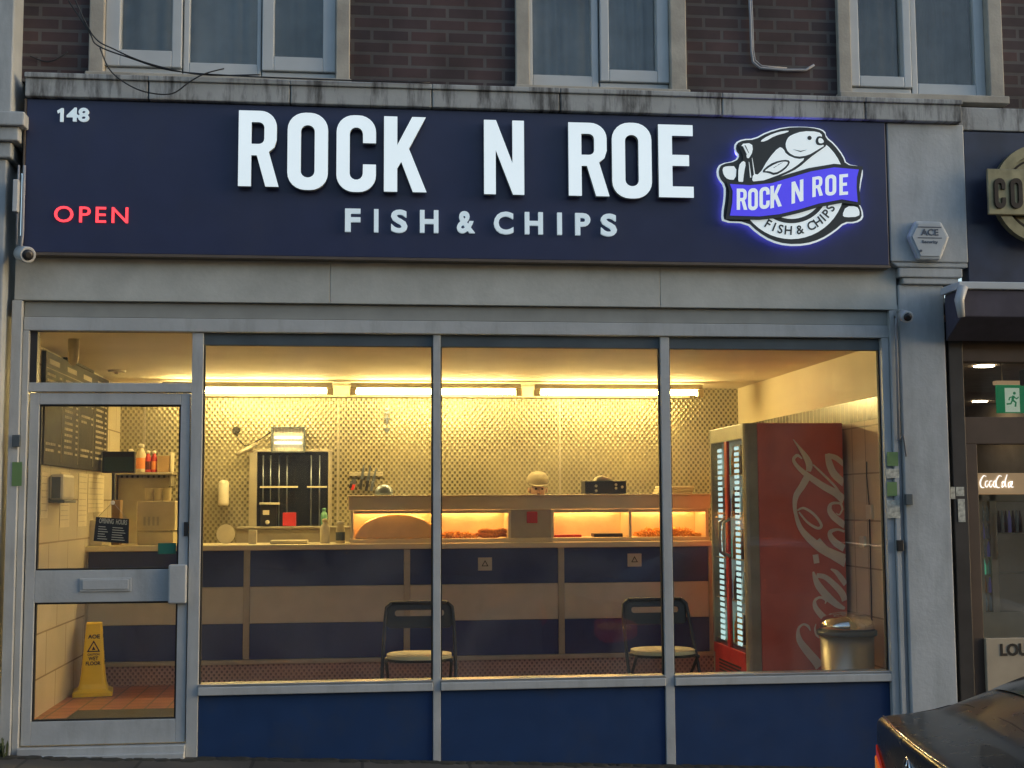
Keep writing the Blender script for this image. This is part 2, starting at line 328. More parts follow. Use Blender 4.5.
GLYPH = {
 'O': (.5, [rr(0, 0, .5, 1, .22), rr(.165, .16, .335, .84, .083)]),
 'C': (.5, [[(.5, .64)]+arc(.28, .78, .22, 0, 90)+arc(.22, .78, .22, 90, 180)+arc(.22, .22, .22, 180, 270)+arc(.28, .22, .22, 270, 360)+[(.5, .36), (.335, .36)]+arc(.25, .24, .083, 0, -180)+arc(.25, .76, .083, 180, 0)+[(.335, .64)]]),
 'R': (.52, [[(0, 0), (0, 1)]+arc(.28, .79, .21, 90, 0)+[(.49, .62), (.46, .52), (.39, .46), (.52, 0), (.35, 0), (.235, .41), (.165, .41), (.165, 0)], [(.165, .56), (.165, .85)]+arc(.26, .78, .07, 90, 0, 4)+arc(.26, .63, .07, 0, -90, 4)]),
 'K': (.53, [[(0, 0), (0, 1), (.165, 1), (.165, .62), (.35, 1), (.52, 1), (.31, .575), (.53, 0), (.36, 0), (.215, .40), (.165, .31), (.165, 0)]]),
 'N': (.5, [[(0, 0), (0, 1), (.15, 1), (.355, .42), (.355, 1), (.5, 1), (.5, 0), (.36, 0), (.145, .60), (.145, 0)]]),
 'E': (.42, [[(0, 0), (0, 1), (.42, 1), (.42, .85), (.165, .85), (.165, .585), (.37, .585), (.37, .435), (.165, .435), (.165, .15), (.42, .15), (.42, 0)]])}

# ------------------------------------------------------------ ground
g = MB(); g.keep = 1
def sloped(mb, x0, x1, y0, y1, dz, t=.1, nx=1):
    return mb.hexa([(x0, y0, ground(x0)+dz-t), (x1, y0, ground(x1)+dz-t), (x1, y1, ground(x1)+dz-t), (x0, y1, ground(x0)+dz-t)],
                   [(x0, y0, ground(x0)+dz), (x1, y0, ground(x1)+dz), (x1, y1, ground(x1)+dz), (x0, y1, ground(x0)+dz)])
XL, XR = -14, 20
sloped(g, XL, XR, -2.6, .02, 0, .3).build('pavement', 'paving', kind='structure')
g = MB(); sloped(g, XL, XR, -2.74, -2.6, -.002, .3).build('kerb', 'kerb_stone', kind='structure')
g = MB(); sloped(g, -60, 70, -70, -2.74, -.17, .2).build('road', 'asphalt', kind='structure')
g = MB(); g.add([(-300, -300, -4), (300, -300, -4), (300, 300, -4), (-300, 300, -4)], [(0, 1, 2, 3)]); g.build('ground', 'asphalt', kind='structure')

# ------------------------------------------------------------ the building
WL, WR, BACK, FZ, CZ = -2.16, 3.50, 4.40, .05, 2.52
bld = empty('shop_building', (.6, 0, 0), 'dark brick building with a concrete ledge and white framed windows above the lit shop', 'building')
WZ = at(500, 92, 0)[1]           # bottom of the brickwork
wins = [dict(x=(90, 350), f=(105, 336), b=68, s=[(105, 182, 120, 172, 50, 1), (183, 261, 189, 257, 62, 0), (262, 336, 274, 323, 57, 1)]),
        dict(x=(515, 685), f=(529, 669), b=80, s=[(529, 599, 533, 592, 74, 0), (600, 669, 609, 657, 70, 1)]),
        dict(x=(836, 1000), f=(849, 986), b=87, s=[(849, 911, 859, 903, 76, 1), (912, 986, 918, 976, 83, 0)])]
TOPZ = 5.9; WINTOP = 5.15
wall = MB(); edges = []
for q in wins:
    q['X'] = (at(q['x'][0], 40)[0], at(q['x'][1], 40)[0]); edges += list(q['X'])
xs = [-6.0]+edges+[7.6]
for i in range(0, len(xs), 2): wall.box(xs[i], xs[i+1], 0, .24, WZ-.02, WINTOP)
wall.box(xs[0], xs[-1], 0, .24, WINTOP, TOPZ)
for i, q in enumerate(wins): wall.box(q['X'][0], q['X'][1], .02, .24, WZ-.02, at(sum(q['x'])/2, q['b']+6)[1]-.03)
wall.build('brick_wall', 'brick', bld)
for i, q in enumerate(wins):
    X0, X1 = q['X']; zb = at(sum(q['x'])/2, q['b']+2)[1]; F0, F1 = at(q['f'][0], 40)[0], at(q['f'][1], 40)[0]
    m = MB().box(X0, F0, -.035, .16, zb-.05, WINTOP).box(F1, X1, -.035, .16, zb-.05, WINTOP).box(F0, F1, -.035, .16, WINTOP-.09, WINTOP)
    wn = m.build('window', 'surround', bld, .006)
    m = MB().box(X0-.01, X1+.01, -.075, .14, zb-.10, zb-.052); m.build('window_sill', 'surround', wn, .006)
    fr = MB(); gl = MB()
    for (a, b, c, d, gb, cas) in q['s']:
        a_, b_, c_, d_ = [at(v, 40)[0] for v in (a, b, c, d)]; gz = at((c+d)/2, gb)[1]; y0 = .0 if cas else .022; f0 = zb-.048
        if cas: fr.box(a_+.001, b_-.001, .022, .08, f0, f0+.052); f0 += .056
        fr.box(a_+.001, c_, y0, .08, f0, WINTOP-.092).box(d_, b_-.001, y0, .08, f0, WINTOP-.092).box(c_, d_, y0, .08, f0, gz).box(c_, d_, y0, .08, WINTOP-.15, WINTOP-.092)
        gl.box(c_-.004, d_+.004, .050, .056, gz-.004, WINTOP-.148)
    fr.build('window_frame', 'white_upvc', wn, .005); gl.build('window_pane', 'glass', wn)
    cur = MB(); n = 60; pts = []
    for k in range(n+1): x = F0+(F1-F0)*k/n; pts.append((x, .20+.014*math.sin(k*1.3+1.5*math.sin(k*.37+i))+.012*math.sin(k*.41+i*2)))
    cur.add([(x, y, zb-.1) for x, y in pts]+[(x, y, WINTOP) for x, y in pts], [(k, k+1, n+2+k, n+1+k) for k in range(n)], True)
    cur.build('curtain', 'dark_curtain' if i == 2 else 'net_curtain', wn)
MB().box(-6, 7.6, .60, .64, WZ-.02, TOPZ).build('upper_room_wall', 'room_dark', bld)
MB().box(-6, 7.6, .2401, 4.8, TOPZ, TOPZ+.1).build('roof', 'asphalt', bld)
# ledge: cast pieces with joints
lz0, lz1 = at(24, 93, -.32)[1], at(500, 88, -.32)[1]
lz0 = at(456, 107.5, -.17)[1]; lz1 = at(456, 85, -.17)[1]
jx = [at(v, 95, -.17)[0] for v in (24, 148, 290, 432, 560, 722, 865, 962)]
m = MB()
for a, b in zip(jx[:-1], jx[1:]): m.box(a+.003, b-.003, -.165, .0, lz0, lz1-.03).box(a-.0, b+.0, -.18, .0, lz1-.03, lz1)
m.build('concrete_ledge', 'concrete', bld, .006)
MB().box(jx[-1]+.004, 7.6, -.10, 0, lz0-.03, lz1-.02).build('concrete_band', 'concrete', bld, .006)
# pilasters
pl = MB(); lx = at(12, 400)[0]
pl.box(-2.62, lx-.03, -.14, .2, -.2, at(5, 165)[1]); t0 = at(5, 165)[1]
pl.box(-2.64, lx+.00, -.17, .2, t0, t0+.09).box(-2.67, lx+.045, -.20, .2, t0+.09, t0+.17).box(-2.70, lx+.08, -.23, .2, t0+.17, t0+.25)
pl.box(-2.67, at(24, 60)[0]-.01, -.2, .2, t0+.25, TOPZ)
pl.build('pilaster', 'pilaster_paint', bld, .008)
pl = MB(); px0, px1 = at(905, 500, -.06)[0], at(951, 500, -.06)[0]
q = rect(888, 122, 966, 262, -.12); pl.box(q[0]+.004, q[1], -.12, .2, q[2], lz0-.004)
pl.prism([(q[0]+.004, q[2]), (q[0]+.05, q[2]-.03), (q[1]-.0, q[2]-.03), (q[1], q[2])], -.11, .2)
pl.box(q[0]+.06, q[1]-.03, -.10, .2, q[2]-.09, q[2]-.031).box(q[0]+.09, q[1]-.05, -.085, .2, q[2]-.13, q[2]-.09)
pl.box(px0, px1, -.06, .2, -.4, q[2]-.13)
pl.build('pilaster', 'pilaster_paint', bld, .008)
# bulkhead, head frame
hx0, hx1 = at(14, 300, -.05)[0], at(897, 300, -.05)[0]; bz = 2.612
bulk = MB(); bj = [hx0, at(330, 285, -.05)[0], at(660, 285, -.05)[0], hx1]
for a, b in zip(bj[:-1], bj[1:]): bulk.box(a+.0012, b-.0012, -.05, .20, bz, 2.98)
bulk.build('bulkhead_panel', 'panel_paint', bld, .003)
MB().box(hx0, hx1, .20, .24, CZ, WZ).build('bulkhead_backing', 'room_dark', bld)
# interior shell
MB().box(WL-.12, WL, .06, BACK, 0, 2.7).build('side_wall', 'tiles_left', bld, label='tiled side wall behind the door')
zb0, zb1 = onX(845, 424, WR)[1], onX(880, 396, WR)[1]
MB().box(WR, WR+.1, .2, BACK, 0, zb0).build('side_wall', 'tiles_right', bld, label='cream tiled side wall beside the fridge')
MB().box(WR-.006, WR+.1, .2, BACK, zb0, zb1).build('tile_border', 'tiles_border', bld)
MB().box(WR, WR+.1, .2, BACK, zb1, 2.7).build('wall_plaster', 'cream_wall', bld)
MB().box(WL, WR, BACK, BACK+.1, 0, 2.7).build('back_wall', 'pattern_steel', bld)
MB().box(WL, WR, .24, BACK, CZ, CZ+.1).build('shop_ceiling', 'ceiling_paint', bld)
bmz = at(400, 397, BACK-.14)[1]
MB().box(WL+.6, at(690, 395, BACK-.14)[0], BACK-.14, BACK, bmz, CZ).build('ceiling_beam', 'batten', bld, .004)
MB().box(WL, WR, .061, 3.06, FZ-.1, FZ).build('shop_floor', 'quarry_tiles', bld)
MB().box(WL, WR, 3.06, BACK, FZ-.1, FZ-.004).build('shop_floor', 'quarry_tiles', bld)
for px in (): pass
for v in (144, 338, 560):
    x = at(v, 450, BACK-.01)[0]; MB().box(x-.009, x+.009, BACK-.006, BACK-.0005, 1.0, bmz-.002).build('wall_joint', 'steel_dull', bld)
a = at(115, 480, BACK)[0]; b_ = at(145, 480, BACK)[0]

# ------------------------------------------------------------ shop front
sf = empty('glazed_shopfront', (.6, .03, 0), 'grey painted shop front of large panes over dark blue panels beside a glazed door', 'shop front')
hz0, hz1 = at(540, 335, -.02)[1], bz
MB().box(hx0+.05, at(893, 330, -.03)[0], -.03, .06, hz0, at(540, 322, -.03)[1]).build('head_frame', 'frame_paint', sf, .004)
MB().box(hx0+.05, at(893, 330, -.03)[0], -.015, .06, at(540, 322, -.03)[1]+.002, hz1-.002).build('head_frame', 'rail_grey', sf, .004, label='darker upper rail of the shutter housing')
shz = at(540, 348, .02)[1]
MB().box(at(196, 340, .02)[0], at(880, 345, .02)[0], .01, .05, shz, hz0-.001).box(hx0+.06, at(196, 340, .02)[0]-.001, .01, .05, at(110, 328, .02)[1], hz0-.001).build('shutter_lath', 'shutter_dark', sf, .003)
# mullions (run to the pavement)
def gz(x): return ground(x)-.02
mull = [(189, 200.5), (433, 440.5), (663, 672)]
MX = [(at(a, 550)[0], at(b, 550)[0]) for a, b in mull]
for (a, b) in MX: MB().box(a, b, -.012, .07, gz(a)+.0, hz0-.001).build('mullion', 'frame_paint', sf, .003)
jr = (at(884.5, 500)[0], at(903, 500, -.03)[0])
m = MB().box(jr[0], jr[0]+.045, -.03, .07, gz(3.2), hz0-.001).box(jr[0]+.047, jr[0]+.075, -.05, .07, gz(3.2), bz-.003).box(jr[0]+.077, px0-.002, -.03, .07, gz(3.2), bz-.003)
m.build('shutter_guide', 'frame_paint', sf, .003)
lj = (at(10, 550, -.03)[0], at(24.5, 550)[0])
m = MB().box(lj[0]-.02, lj[0]+.035, -.06, .06, gz(-2), bz-.003).box(lj[0]+.037, lj[1], -.03, .07, gz(-2), hz0-.001)
m.build('shutter_guide', 'frame_paint', sf, .003)
bays = [(MX[0][1], MX[1][0]), (MX[1][1], MX[2][0]), (MX[2][1], jr[0])]
sz0, sz1 = at(540, 688.5, -.02)[1], at(540, 680.5, -.02)[1]
for (a, b) in bays:
    MB().box(a+.001, b-.001, -.03, .09, sz0, sz1).build('window_sill', 'frame_paint', sf, .004)
    MB().box(a+.001, b-.001, -.02, .09, sz1+.001, sz1+.014).build('sill_trim', 'alu', sf, .002)
    MB().box(a+.001, b-.001, .004, .09, gz(b), sz0-.001).build('stall_riser', 'blue_panel', sf, .003)
    MB().box(a+.001, b-.001, .024, .032, sz1+.015, hz0-.002).build('glass_pane', 'glass', sf)
    for u in (a+.001, b-.009): MB().box(u, u+.008, .012, .04, sz1+.015, shz).build('glazing_bead', 'rubber', sf)
# transom + fanlight
d0, d1 = lj[1], MX[0][0]
tz0, tz1 = at(110, 392, 0)[1], at(110, 383, 0)[1]
MB().box(d0, d1, -.012, .07, tz0, tz1).build('transom', 'frame_paint', sf, .003)
MB().box(d0+.001, d1-.001, .024, .032, tz1+.001, hz0-.002).build('glass_pane', 'glass', sf, label='clear fanlight pane above the door')
MB().box(d0+.001, at(37, 360)[0], .0, .06, tz1+.001, hz0-.002).build('frame_packer', 'neighbour_dark', sf)
# door
door = MB(); dx0, dx1 = d0+.006, d1-.006; dz1 = tz0-.006; dz0 = at(110, 744, 0)[1]
gx0, gx1 = at(37, 480)[0], at(180.5, 480)[0]; gx0b, gx1b = at(33, 660)[0], at(175.5, 660)[0]
gx0 = (gx0+gx0b)/2; gx1 = (gx1+gx1b)/2
zA1, zA0 = at(110, 404.5)[1], at(105, 570)[1]; zB1, zB0 = at(105, 602)[1], at(105, 720.5)[1]
door.box(dx0, gx0, .0, .05, dz0, dz1).box(gx1, dx1, .0, .05, dz0, dz1).box(gx0, gx1, .0, .05, zA1, dz1).box(gx0, gx1, .0, .05, zB1, zA0).box(gx0, gx1, .0, .05, dz0, zB0)
dr = door.build('door', 'frame_paint', sf, .003)
for z0, z1 in ((zA0, zA1), (zB0, zB1)):
    MB().box(gx0+.010, gx1-.010, .022, .028, z0+.010, z1-.010).build('door_pane', 'glass', dr)
    bd = MB(); bd.box(gx0+.001, gx0+.010, .012, .038, z0+.001, z1-.001).box(gx1-.010, gx1-.001, .012, .038, z0+.001, z1-.001).box(gx0+.010, gx1-.010, .012, .038, z0+.001, z0+.010).box(gx0+.010, gx1-.010, .012, .038, z1-.010, z1-.001)
    bd.build('door_gasket', 'rubber', dr)
q = rect(80, 578, 131.5, 591.5); MB().rbox(q, -.010, -.001).box(q[0]+.015, q[1]-.015, -.016, -.010, q[2]+.012, q[3]-.008).build('letterbox', 'frame_paint', dr, .003)
q = rect(168.5, 564.5, 186.5, 603.5, -.03); MB().rbox(q, -.045, -.001).build('door_handle', 'frame_paint', dr, .008)
q = rect(184, 522, 188, 536); MB().rbox(q, -.006, -.001).build('keyhole', 'rubber', dr)
MB().box(d0, d1, -.05, .07, gz(-1.5)-.02, dz0-.008).box(d0-.0, d1, -.09, -.05, gz(-1.5)-.02, dz0-.045).build('door_threshold', 'frame_paint', sf, .004)
q = rect(158, 543, 176, 554, .02); MB().rbox(q, .019, .0215).build('door_sticker', 'green_label', sf)

rg = random.Random(9); m = MB(); x = -2.5
while x < 3.9:
    w_ = rg.uniform(.05, .16); d_ = rg.uniform(.02, .06); zz = ground(x+w_/2)
    m.lathe((x, -.035-rg.uniform(0, .03)-(.06 if x < -.95 else 0), zz-.004), [(w_*.6, 0), (w_*.5, .006), (w_*.3, .012)], 7); x += w_*.7
m.build('dirt', 'grime', None, 0, 'dark dirt and moss gathered along the foot of the shop front', 'dirt', None, 'stuff')
m = MB()
for k in range(46):
    x = -1.98+rg.gauss(0, .035); y = -.12+rg.gauss(0, .02); z = ground(x); a = rg.uniform(0, 6.28); h = rg.uniform(.04, .12); l = rg.uniform(.01, .05)
    d = Vector((math.cos(a), math.sin(a), 0)); n_ = Vector((-d.y, d.x, 0))*.005; p = Vector((x, y, z)); q1 = p+d*l*.5+Vector((0, 0, h*.7)); q2 = p+d*l+Vector((0, 0, h))
    m.add([p-n_, p+n_, q1+n_*1.4, q1-n_*1.4, q2], [(0, 1, 2, 3), (3, 2, 4)])
m.build('weeds', 'weed_green', None, 0, 'small tuft of weeds at the foot of the left pilaster beside the door', 'weeds', None, 'stuff')

# ------------------------------------------------------------ main sign
SY = -.13
sign = empty('shop_sign', (.6, SY, 2.9), 'long navy shop sign reading ROCK N ROE fish & chips in raised white letters', 'sign')
sx0, sx1 = at(25, 170, SY)[0], at(887, 190, SY)[0]; sb, st = at(456, 258.5, SY)[1], lz0-.006
st = min(st, at(456, 107, SY)[1]+.02)
MB().box(sx0, sx1, SY, -.051, sb, st).build('sign_board', 'navy_board', sign, .003)
MB().box(sx0-.012, sx1+.004, SY-.006, -.052, sb-.018, sb-.001).box(sx0-.012, sx0-.001, SY-.006, -.052, sb-.001, st).build('sign_trim', 'board_trim', sign, .002)
big = [('R', 238.5, 279, 109.5, 188), ('O', 287.5, 328, 111.5, 191.5), ('C', 336.5, 376, 114, 193.5), ('K', 384, 426.5, 115.5, 193.5), ('N', 484, 524, 119, 196), ('R', 568.5, 609, 121.5, 197.5), ('O', 612, 651.5, 121.5, 200), ('E', 658.5, 693, 123.5, 199)]
for ch, x0, x1, y0, y1 in big:
    X0, X1, Z0, Z1 = rect(x0, y0+1.5, x1, y1-1.5, SY-.055); wu, loops = GLYPH[ch]
    L = [[(x/wu*(X1-X0), y*(Z1-Z0)) for x, y in lp] for lp in loops]
    m = place(shape_mesh(L, .034), MB(), (X0, SY-.037, Z0)); lt = m.build('letter', 'letter_side', sign)
    place(shape_mesh(L, .005), MB(), (X0, SY-.0575, Z0)).build('letter_face', 'letter_face', lt)
def raised(s, x0, y0, x1, y1, d, ext, bold, face, name, space=1.):
    X0, X1, Z0, Z1 = rect(x0, y0, x1, y1, SY-d); return text(MB(), s, X0, X1, Z0, Z1, SY-d+ext/2, ext, bold, space).build(name, face, sign)
for ch, x0, x1, y0, y1 in [('F', 345, 360.5, 208.5, 231.5), ('I', 374, 378.5, 209, 232), ('S', 391, 407.5, 209.5, 232.5), ('H', 420, 438.5, 210, 232.5), ('&', 457, 475, 211, 233), ('C', 494, 513.5, 211.5, 234), ('H', 525, 543, 212, 234), ('I', 557.5, 562, 212.5, 234.5), ('P', 575.5, 590.5, 213, 235), ('S', 601, 617, 213.5, 236)]:
    raised(ch, x0, y0, x1, y1, .024, .022, .030, 'small_face', 'letter')
raised('48', 66.5, 107.5, 89, 121.5, .014, .012, .03, 'small_face', 'street_number', 1.0)
q = rect(57, 108, 64, 121.5, SY-.014); a, b, c, d = q
place(shape_mesh([[(a+(b-a)*u, c+(d-c)*v) for u, v in ((.45, 0), (.45, .74), (.08, .62), (0, .80), (.6, 1), (.9, 1), (.9, 0))]], .012), MB(), (0, SY-.008, 0)).build('street_number', 'small_face', sign)
raised('OPEN', 54, 206.5, 128, 222.5, .010, .008, .004, 'red_led', 'open_lettering', 1.25)
# emblem, traced in its own drawing grid
def LG(zx, zy, d=.05): return at(700+zx/5.122, 110+zy/5.122, SY-d)
def flat(pts_loops, depth, ext, m, name, par):
    if m != 'halo' and depth != .050: depth += .015
    L = [[LG(x, y) for x, y in lp] for lp in pts_loops]; sm = shape_mesh([[(x, z) for x, z in lp] for lp in L], ext)
    return place(sm, MB(), (0, SY-depth, 0)).build(name, m, par)
def smooth(pts, k=2):
    for _ in range(k):
        q = []
        for i in range(len(pts)):
            a, b = pts[i], pts[(i+1) % len(pts)]; q += [(a[0]*.75+b[0]*.25, a[1]*.75+b[1]*.25), (a[0]*.25+b[0]*.75, a[1]*.25+b[1]*.75)]
        pts = q
    return pts
def circ(cx, cy, r, n=48): return [(cx+r*math.cos(2*math.pi*i/n), cy+r*math.sin(2*math.pi*i/n)) for i in range(n)]
sil = smooth([(178, 168), (215, 150), (275, 148), (340, 112), (430, 88), (520, 86), (600, 92), (640, 108), (645, 138), (690, 175), (735, 235), (750, 278), (822, 290), (836, 318), (820, 390), (813, 478), (832, 515), (836, 558), (800, 580), (742, 580), (690, 626), (620, 670), (540, 695), (440, 697), (360, 675), (290, 632), (235, 580), (115, 576), (108, 540), (122, 450), (122, 388), (88, 348), (84, 305), (102, 276), (178, 262), (196, 230), (174, 205)], 1)
em = flat([sil], .050, .010, 'logo_white', 'emblem', sign)
cxm = sum(p[0] for p in sil)/len(sil); cym = sum(p[1] for p in sil)/len(sil)
flat([[(cxm+(x-cxm)*.96, cym+(y-cym)*.96) for x, y in sil]], .012, .008, 'halo', 'halo_strip', em)
flat([[(cxm+(x-cxm)*.975, cym+(y-cym)*.972) for x, y in sil]], .0425, .002, 'logo_dark', 'emblem_outline', em)
CX, CY = 465, 388
flat([circ(CX, CY, 275)], .0445, .0012, 'logo_white', 'emblem_disc', em)
def half(r0, r1): return [[(CX+r1*math.cos(R(a)), CY+r1*math.sin(R(a))) for a in range(0, 181, 6)]+[(CX+r0*math.cos(R(a)), CY+r0*math.sin(R(a))) for a in range(180, -1, -6)]]
flat(half(172, 194), .0465, .0012, 'logo_dark', 'emblem_ring', em)
flat([smooth([(112, 300), (130, 290), (185, 290), (180, 360), (140, 358), (118, 335)], 1)], .0448, .0012, 'logo_white', 'emblem_scroll', em)
flat([smooth([(745, 495), (800, 495), (815, 520), (812, 548), (740, 552), (725, 540)], 1)], .0448, .0012, 'logo_white', 'emblem_scroll', em)
fish = smooth([(188, 172), (260, 160), (290, 163), (340, 123), (430, 94), (530, 90), (600, 100), (634, 118), (642, 150), (650, 182), (600, 218), (562, 245), (500, 300), (440, 330), (340, 372), (250, 400), (186, 400), (196, 300), (222, 250), (200, 200)], 1)
flat([fish], .0485, .0012, 'logo_dark', 'emblem_fish', em)
for P_ in ([(462, 132), (520, 112), (600, 114), (626, 135), (600, 160), (606, 180), (638, 184), (598, 207), (550, 236), (490, 244), (448, 222), (432, 186), (442, 150)],
          [(300, 335), (345, 255), (400, 192), (422, 200), (438, 232), (495, 256), (540, 248), (480, 298), (420, 328), (300, 372), (262, 372), (268, 330)],
          [(300, 165), (345, 135), (400, 115), (452, 108), (446, 118), (380, 135), (330, 165)],
          [(202, 178), (262, 172), (268, 215), (240, 262), (228, 210)],
          [(193, 290), (216, 262), (232, 275), (222, 320), (215, 385), (192, 385)]):
    flat([smooth(P_, 1)], .0505, .0012, 'logo_white', 'fish_marking', em)
flat([smooth([(308, 322), (350, 282), (400, 262), (448, 258), (458, 275), (430, 310), (380, 340), (345, 325)], 1)], .0522, .001, 'logo_dark', 'fish_fin', em)
flat([smooth([(322, 318), (360, 290), (405, 270), (442, 268), (446, 278), (422, 304), (380, 328), (348, 316)], 1)], .0538, .001, 'logo_white', 'fish_fin_inner', em)
flat([circ(556, 147, 11, 16)], .0522, .001, 'logo_dark', 'fish_eye', em)
flat([smooth([(586, 158), (600, 135), (632, 145), (640, 178), (610, 186), (590, 180)], 1)], .0522, .001, 'logo_dark', 'fish_mouth', em)
flat([smooth([(600, 152), (612, 146), (626, 156), (630, 170), (614, 176), (602, 172)], 1)], .0535, .0008, 'logo_white', 'fish_teeth', em)
for lx1, ly1, lx2, ly2 in ((275, 340, 262, 250), (255, 350, 246, 270), (212, 190, 236, 236), (226, 186, 246, 226), (395, 285, 420, 272), (372, 300, 400, 284)):
    flat([[(lx1-3, ly1), (lx1+3, ly1), (lx2+1, ly2), (lx2-1, ly2)]], .0548, .0006, 'logo_white' if lx1 in (275, 255) else 'logo_dark', 'fish_line', em)
flat([[(470, 205), (510, 213), (545, 207), (510, 219)]], .0522, .001, 'logo_dark', 'fish_gill', em)
flat([[(128, 366), (230, 374), (350, 362), (450, 332), (550, 302), (680, 280), (828, 294), (815, 350), (810, 400), (817, 492), (720, 480), (600, 502), (500, 532), (400, 556), (300, 567), (126, 564), (140, 480), (145, 420)]], .0555, .003, 'logo_dark', 'emblem_ribbon_edge', em)
flat([[(148, 384), (250, 390), (360, 380), (460, 350), (560, 320), (680, 299), (806, 310), (796, 350), (794, 400), (800, 476), (720, 462), (600, 484), (500, 514), (400, 538), (300, 549), (148, 545), (160, 480), (162, 420)]], .0585, .002, 'logo_blue', 'emblem_ribbon', em)
m = MB()
for ch, x0, x1, y0, y1, sh in [('R', 182, 236, 408, 516, 0), ('O', 240, 290, 406, 518, -4), ('C', 298, 350, 400, 511, -6), ('K', 354, 412, 390, 503, -12), ('N', 462, 522, 367, 478, -16), ('R', 568, 622, 345, 447, -10), ('O', 634, 690, 337, 443, -6), ('E', 706, 750, 334, 440, -4)]:
    wu, loops = GLYPH[ch]; L = [[LG(x0+x/wu*(x1-x0)-y*0+sh*(x/wu-.5)*0, y1-y*(y1-y0)+sh*(x/wu-.5)) for x, y in lp] for lp in loops]
    place(shape_mesh([[(x, z) for x, z in lp] for lp in L], .0015), m, (0, SY-.0755, 0))
m.build('emblem_lettering', 'logo_white', em)
m = MB()
for ch, ang in zip('FISH&CHIPS', (-31, -22.5, -14, -4, 11, 26, 36, 44, 51.5, 60)):
    vs, fs = text_mesh(ch, .001, .02); a = [v.x for v in vs]; c_ = [v.y for v in vs]; k = 46/(.73)
    ox = (min(a)+max(a))/2; rad = 252; up = (-math.sin(R(ang)), math.cos(R(ang)))
    vv = []
    for v in vs:
        lx_, ly_ = (v.x-ox)*k*.95, v.y*k; bx, by = CX+math.sin(R(ang))*rad, CY+math.cos(R(ang))*rad
        gx, gy = bx+lx_*math.cos(R(ang))-ly_*math.sin(R(ang)), by-lx_*math.sin(R(ang))-ly_*math.cos(R(ang))
        X, Z = LG(gx, gy); vv.append((X, SY-.0625-v.z, Z))
    m.add(vv, fs)
m.build('emblem_lettering', 'logo_dark', em)

# ------------------------------------------------------------ things on the outside
def cctv(x, y, Y, label, s=1.0, side=1):
    X, Z = at(x, y, Y); t = empty('security_camera', (X, Y, Z), label, 'security camera', 'security cameras on the shop front')
    MB().lathe((X-.03*side, Y+.13, Z+.045), [(.04, 0), (.04, .015)], 16, (0, -1, 0)).tube([(X-.03*side, Y+.12, Z+.045), (X-.02*side, Y+.06, Z+.04), (X, Y+.03, Z)], .012).build('bracket', 'cctv_grey', t)
    d = Vector((.55*side, -1, -.25)).normalized()
    MB().lathe(Vector((X, Y, Z))-d*.06*s, [(.020*s, 0), (.036*s, .015), (.038*s, .12*s), (.034*s, .13*s)], 20, d).build('camera_body', 'cctv_grey', t)
    MB().lathe(Vector((X, Y, Z))+d*(.071*s), [(.026*s, 0), (.024*s, .004), (.012*s, .010)], 20, d).build('lens', 'black_plastic', t)
cctv(24, 254, -.2, 'pale bullet security camera under the left end of the navy sign', 1.2)
cctv(905, 316, -.16, 'small white round security camera on the right pilaster', .95, -.3)
# alarm box
AX, AZ = at(929, 240, -.16); al = empty('alarm_box', (AX, -.12, AZ-.15), 'white hexagonal alarm box marked ACE on the right pilaster', 'alarm box')
hexo = [(-.13, .02), (-.08, .115), (.08, .115), (.13, .02), (.07, -.12), (-.07, -.12)]
MB().prism([(AX+x, AZ+z) for x, z in hexo], -.165, -.121).build('case', 'alarm_white', al, .012)
MB().prism([(AX+x*.85, AZ+z*.85) for x, z in hexo], -.172, -.166).build('cover', 'alarm_white', al, .003)
m = text(MB(), 'ACE', AX-.055, AX+.055, AZ+.025, AZ+.065, -.174, .002, .02); m.box(AX-.075, AX+.075, -.174, -.1725, AZ+.073, AZ+.079).box(AX-.075, AX+.075, -.174, -.1725, AZ+.008, AZ+.013)
text(m, 'Security', AX-.05, AX+.05, AZ-.028, AZ-.004, -.174, .002, .01); m.build('alarm_lettering', 'logo_print', al)
MB().tube([(AX-.06, -.172, AZ-.07), (AX-.06, -.178, AZ-.07)], .008).build('alarm_lamp', 'logo_print', al)
# conduit, junction boxes, stickers on the right
def stk(x0, y0, x1, y1, Y, m, name, label, cat, th=.003, grp=None):
    q = rect(x0, y0, x1, y1, Y); return MB().rbox(q, Y-th, Y-.0005).build(name, m, None, 0 if th < .01 else .003, label, cat, grp)
ST = 'stickers on the shutter guide beside the window'
stk(887, 452, 898, 466, -.051, 'sticker_green', 'sticker', 'olive square sticker highest on the right shutter guide', 'sticker', .002, ST)
stk(886, 469, 899, 478, -.051, 'sticker_pale', 'sticker', 'pale torn sticker just under the olive one on the guide', 'sticker', .002, ST)
stk(887, 482, 897, 496, -.051, 'sticker_green', 'sticker', 'green and yellow sticker midway down the right shutter guide', 'sticker', .002, ST)
stk(887, 500, 900, 518, -.051, 'sticker_pale', 'sticker', 'large pale scuffed sticker lowest on the right shutter guide', 'sticker', .002, ST)
stk(904, 494, 911, 505, -.062, 'shutter_dark', 'junction_box', 'small dark grey box on the right pilaster beside the stickers', 'box', .03)
stk(896, 540, 902, 551, -.052, 'black_plastic', 'key_switch', 'small black key switch low on the right shutter guide', 'switch', .025)
stk(13, 435, 21, 447, -.062, 'shutter_dark', 'key_switch', 'dark key switch on the left guide beside the door', 'switch', .025)
stk(12, 462, 22, 486, -.062, 'sticker_green', 'sticker', 'worn olive sticker on the left guide beside the door', 'sticker', .002)
x_, z_ = at(897, 318, -.09); x2, z2 = at(899, 440, -.07)
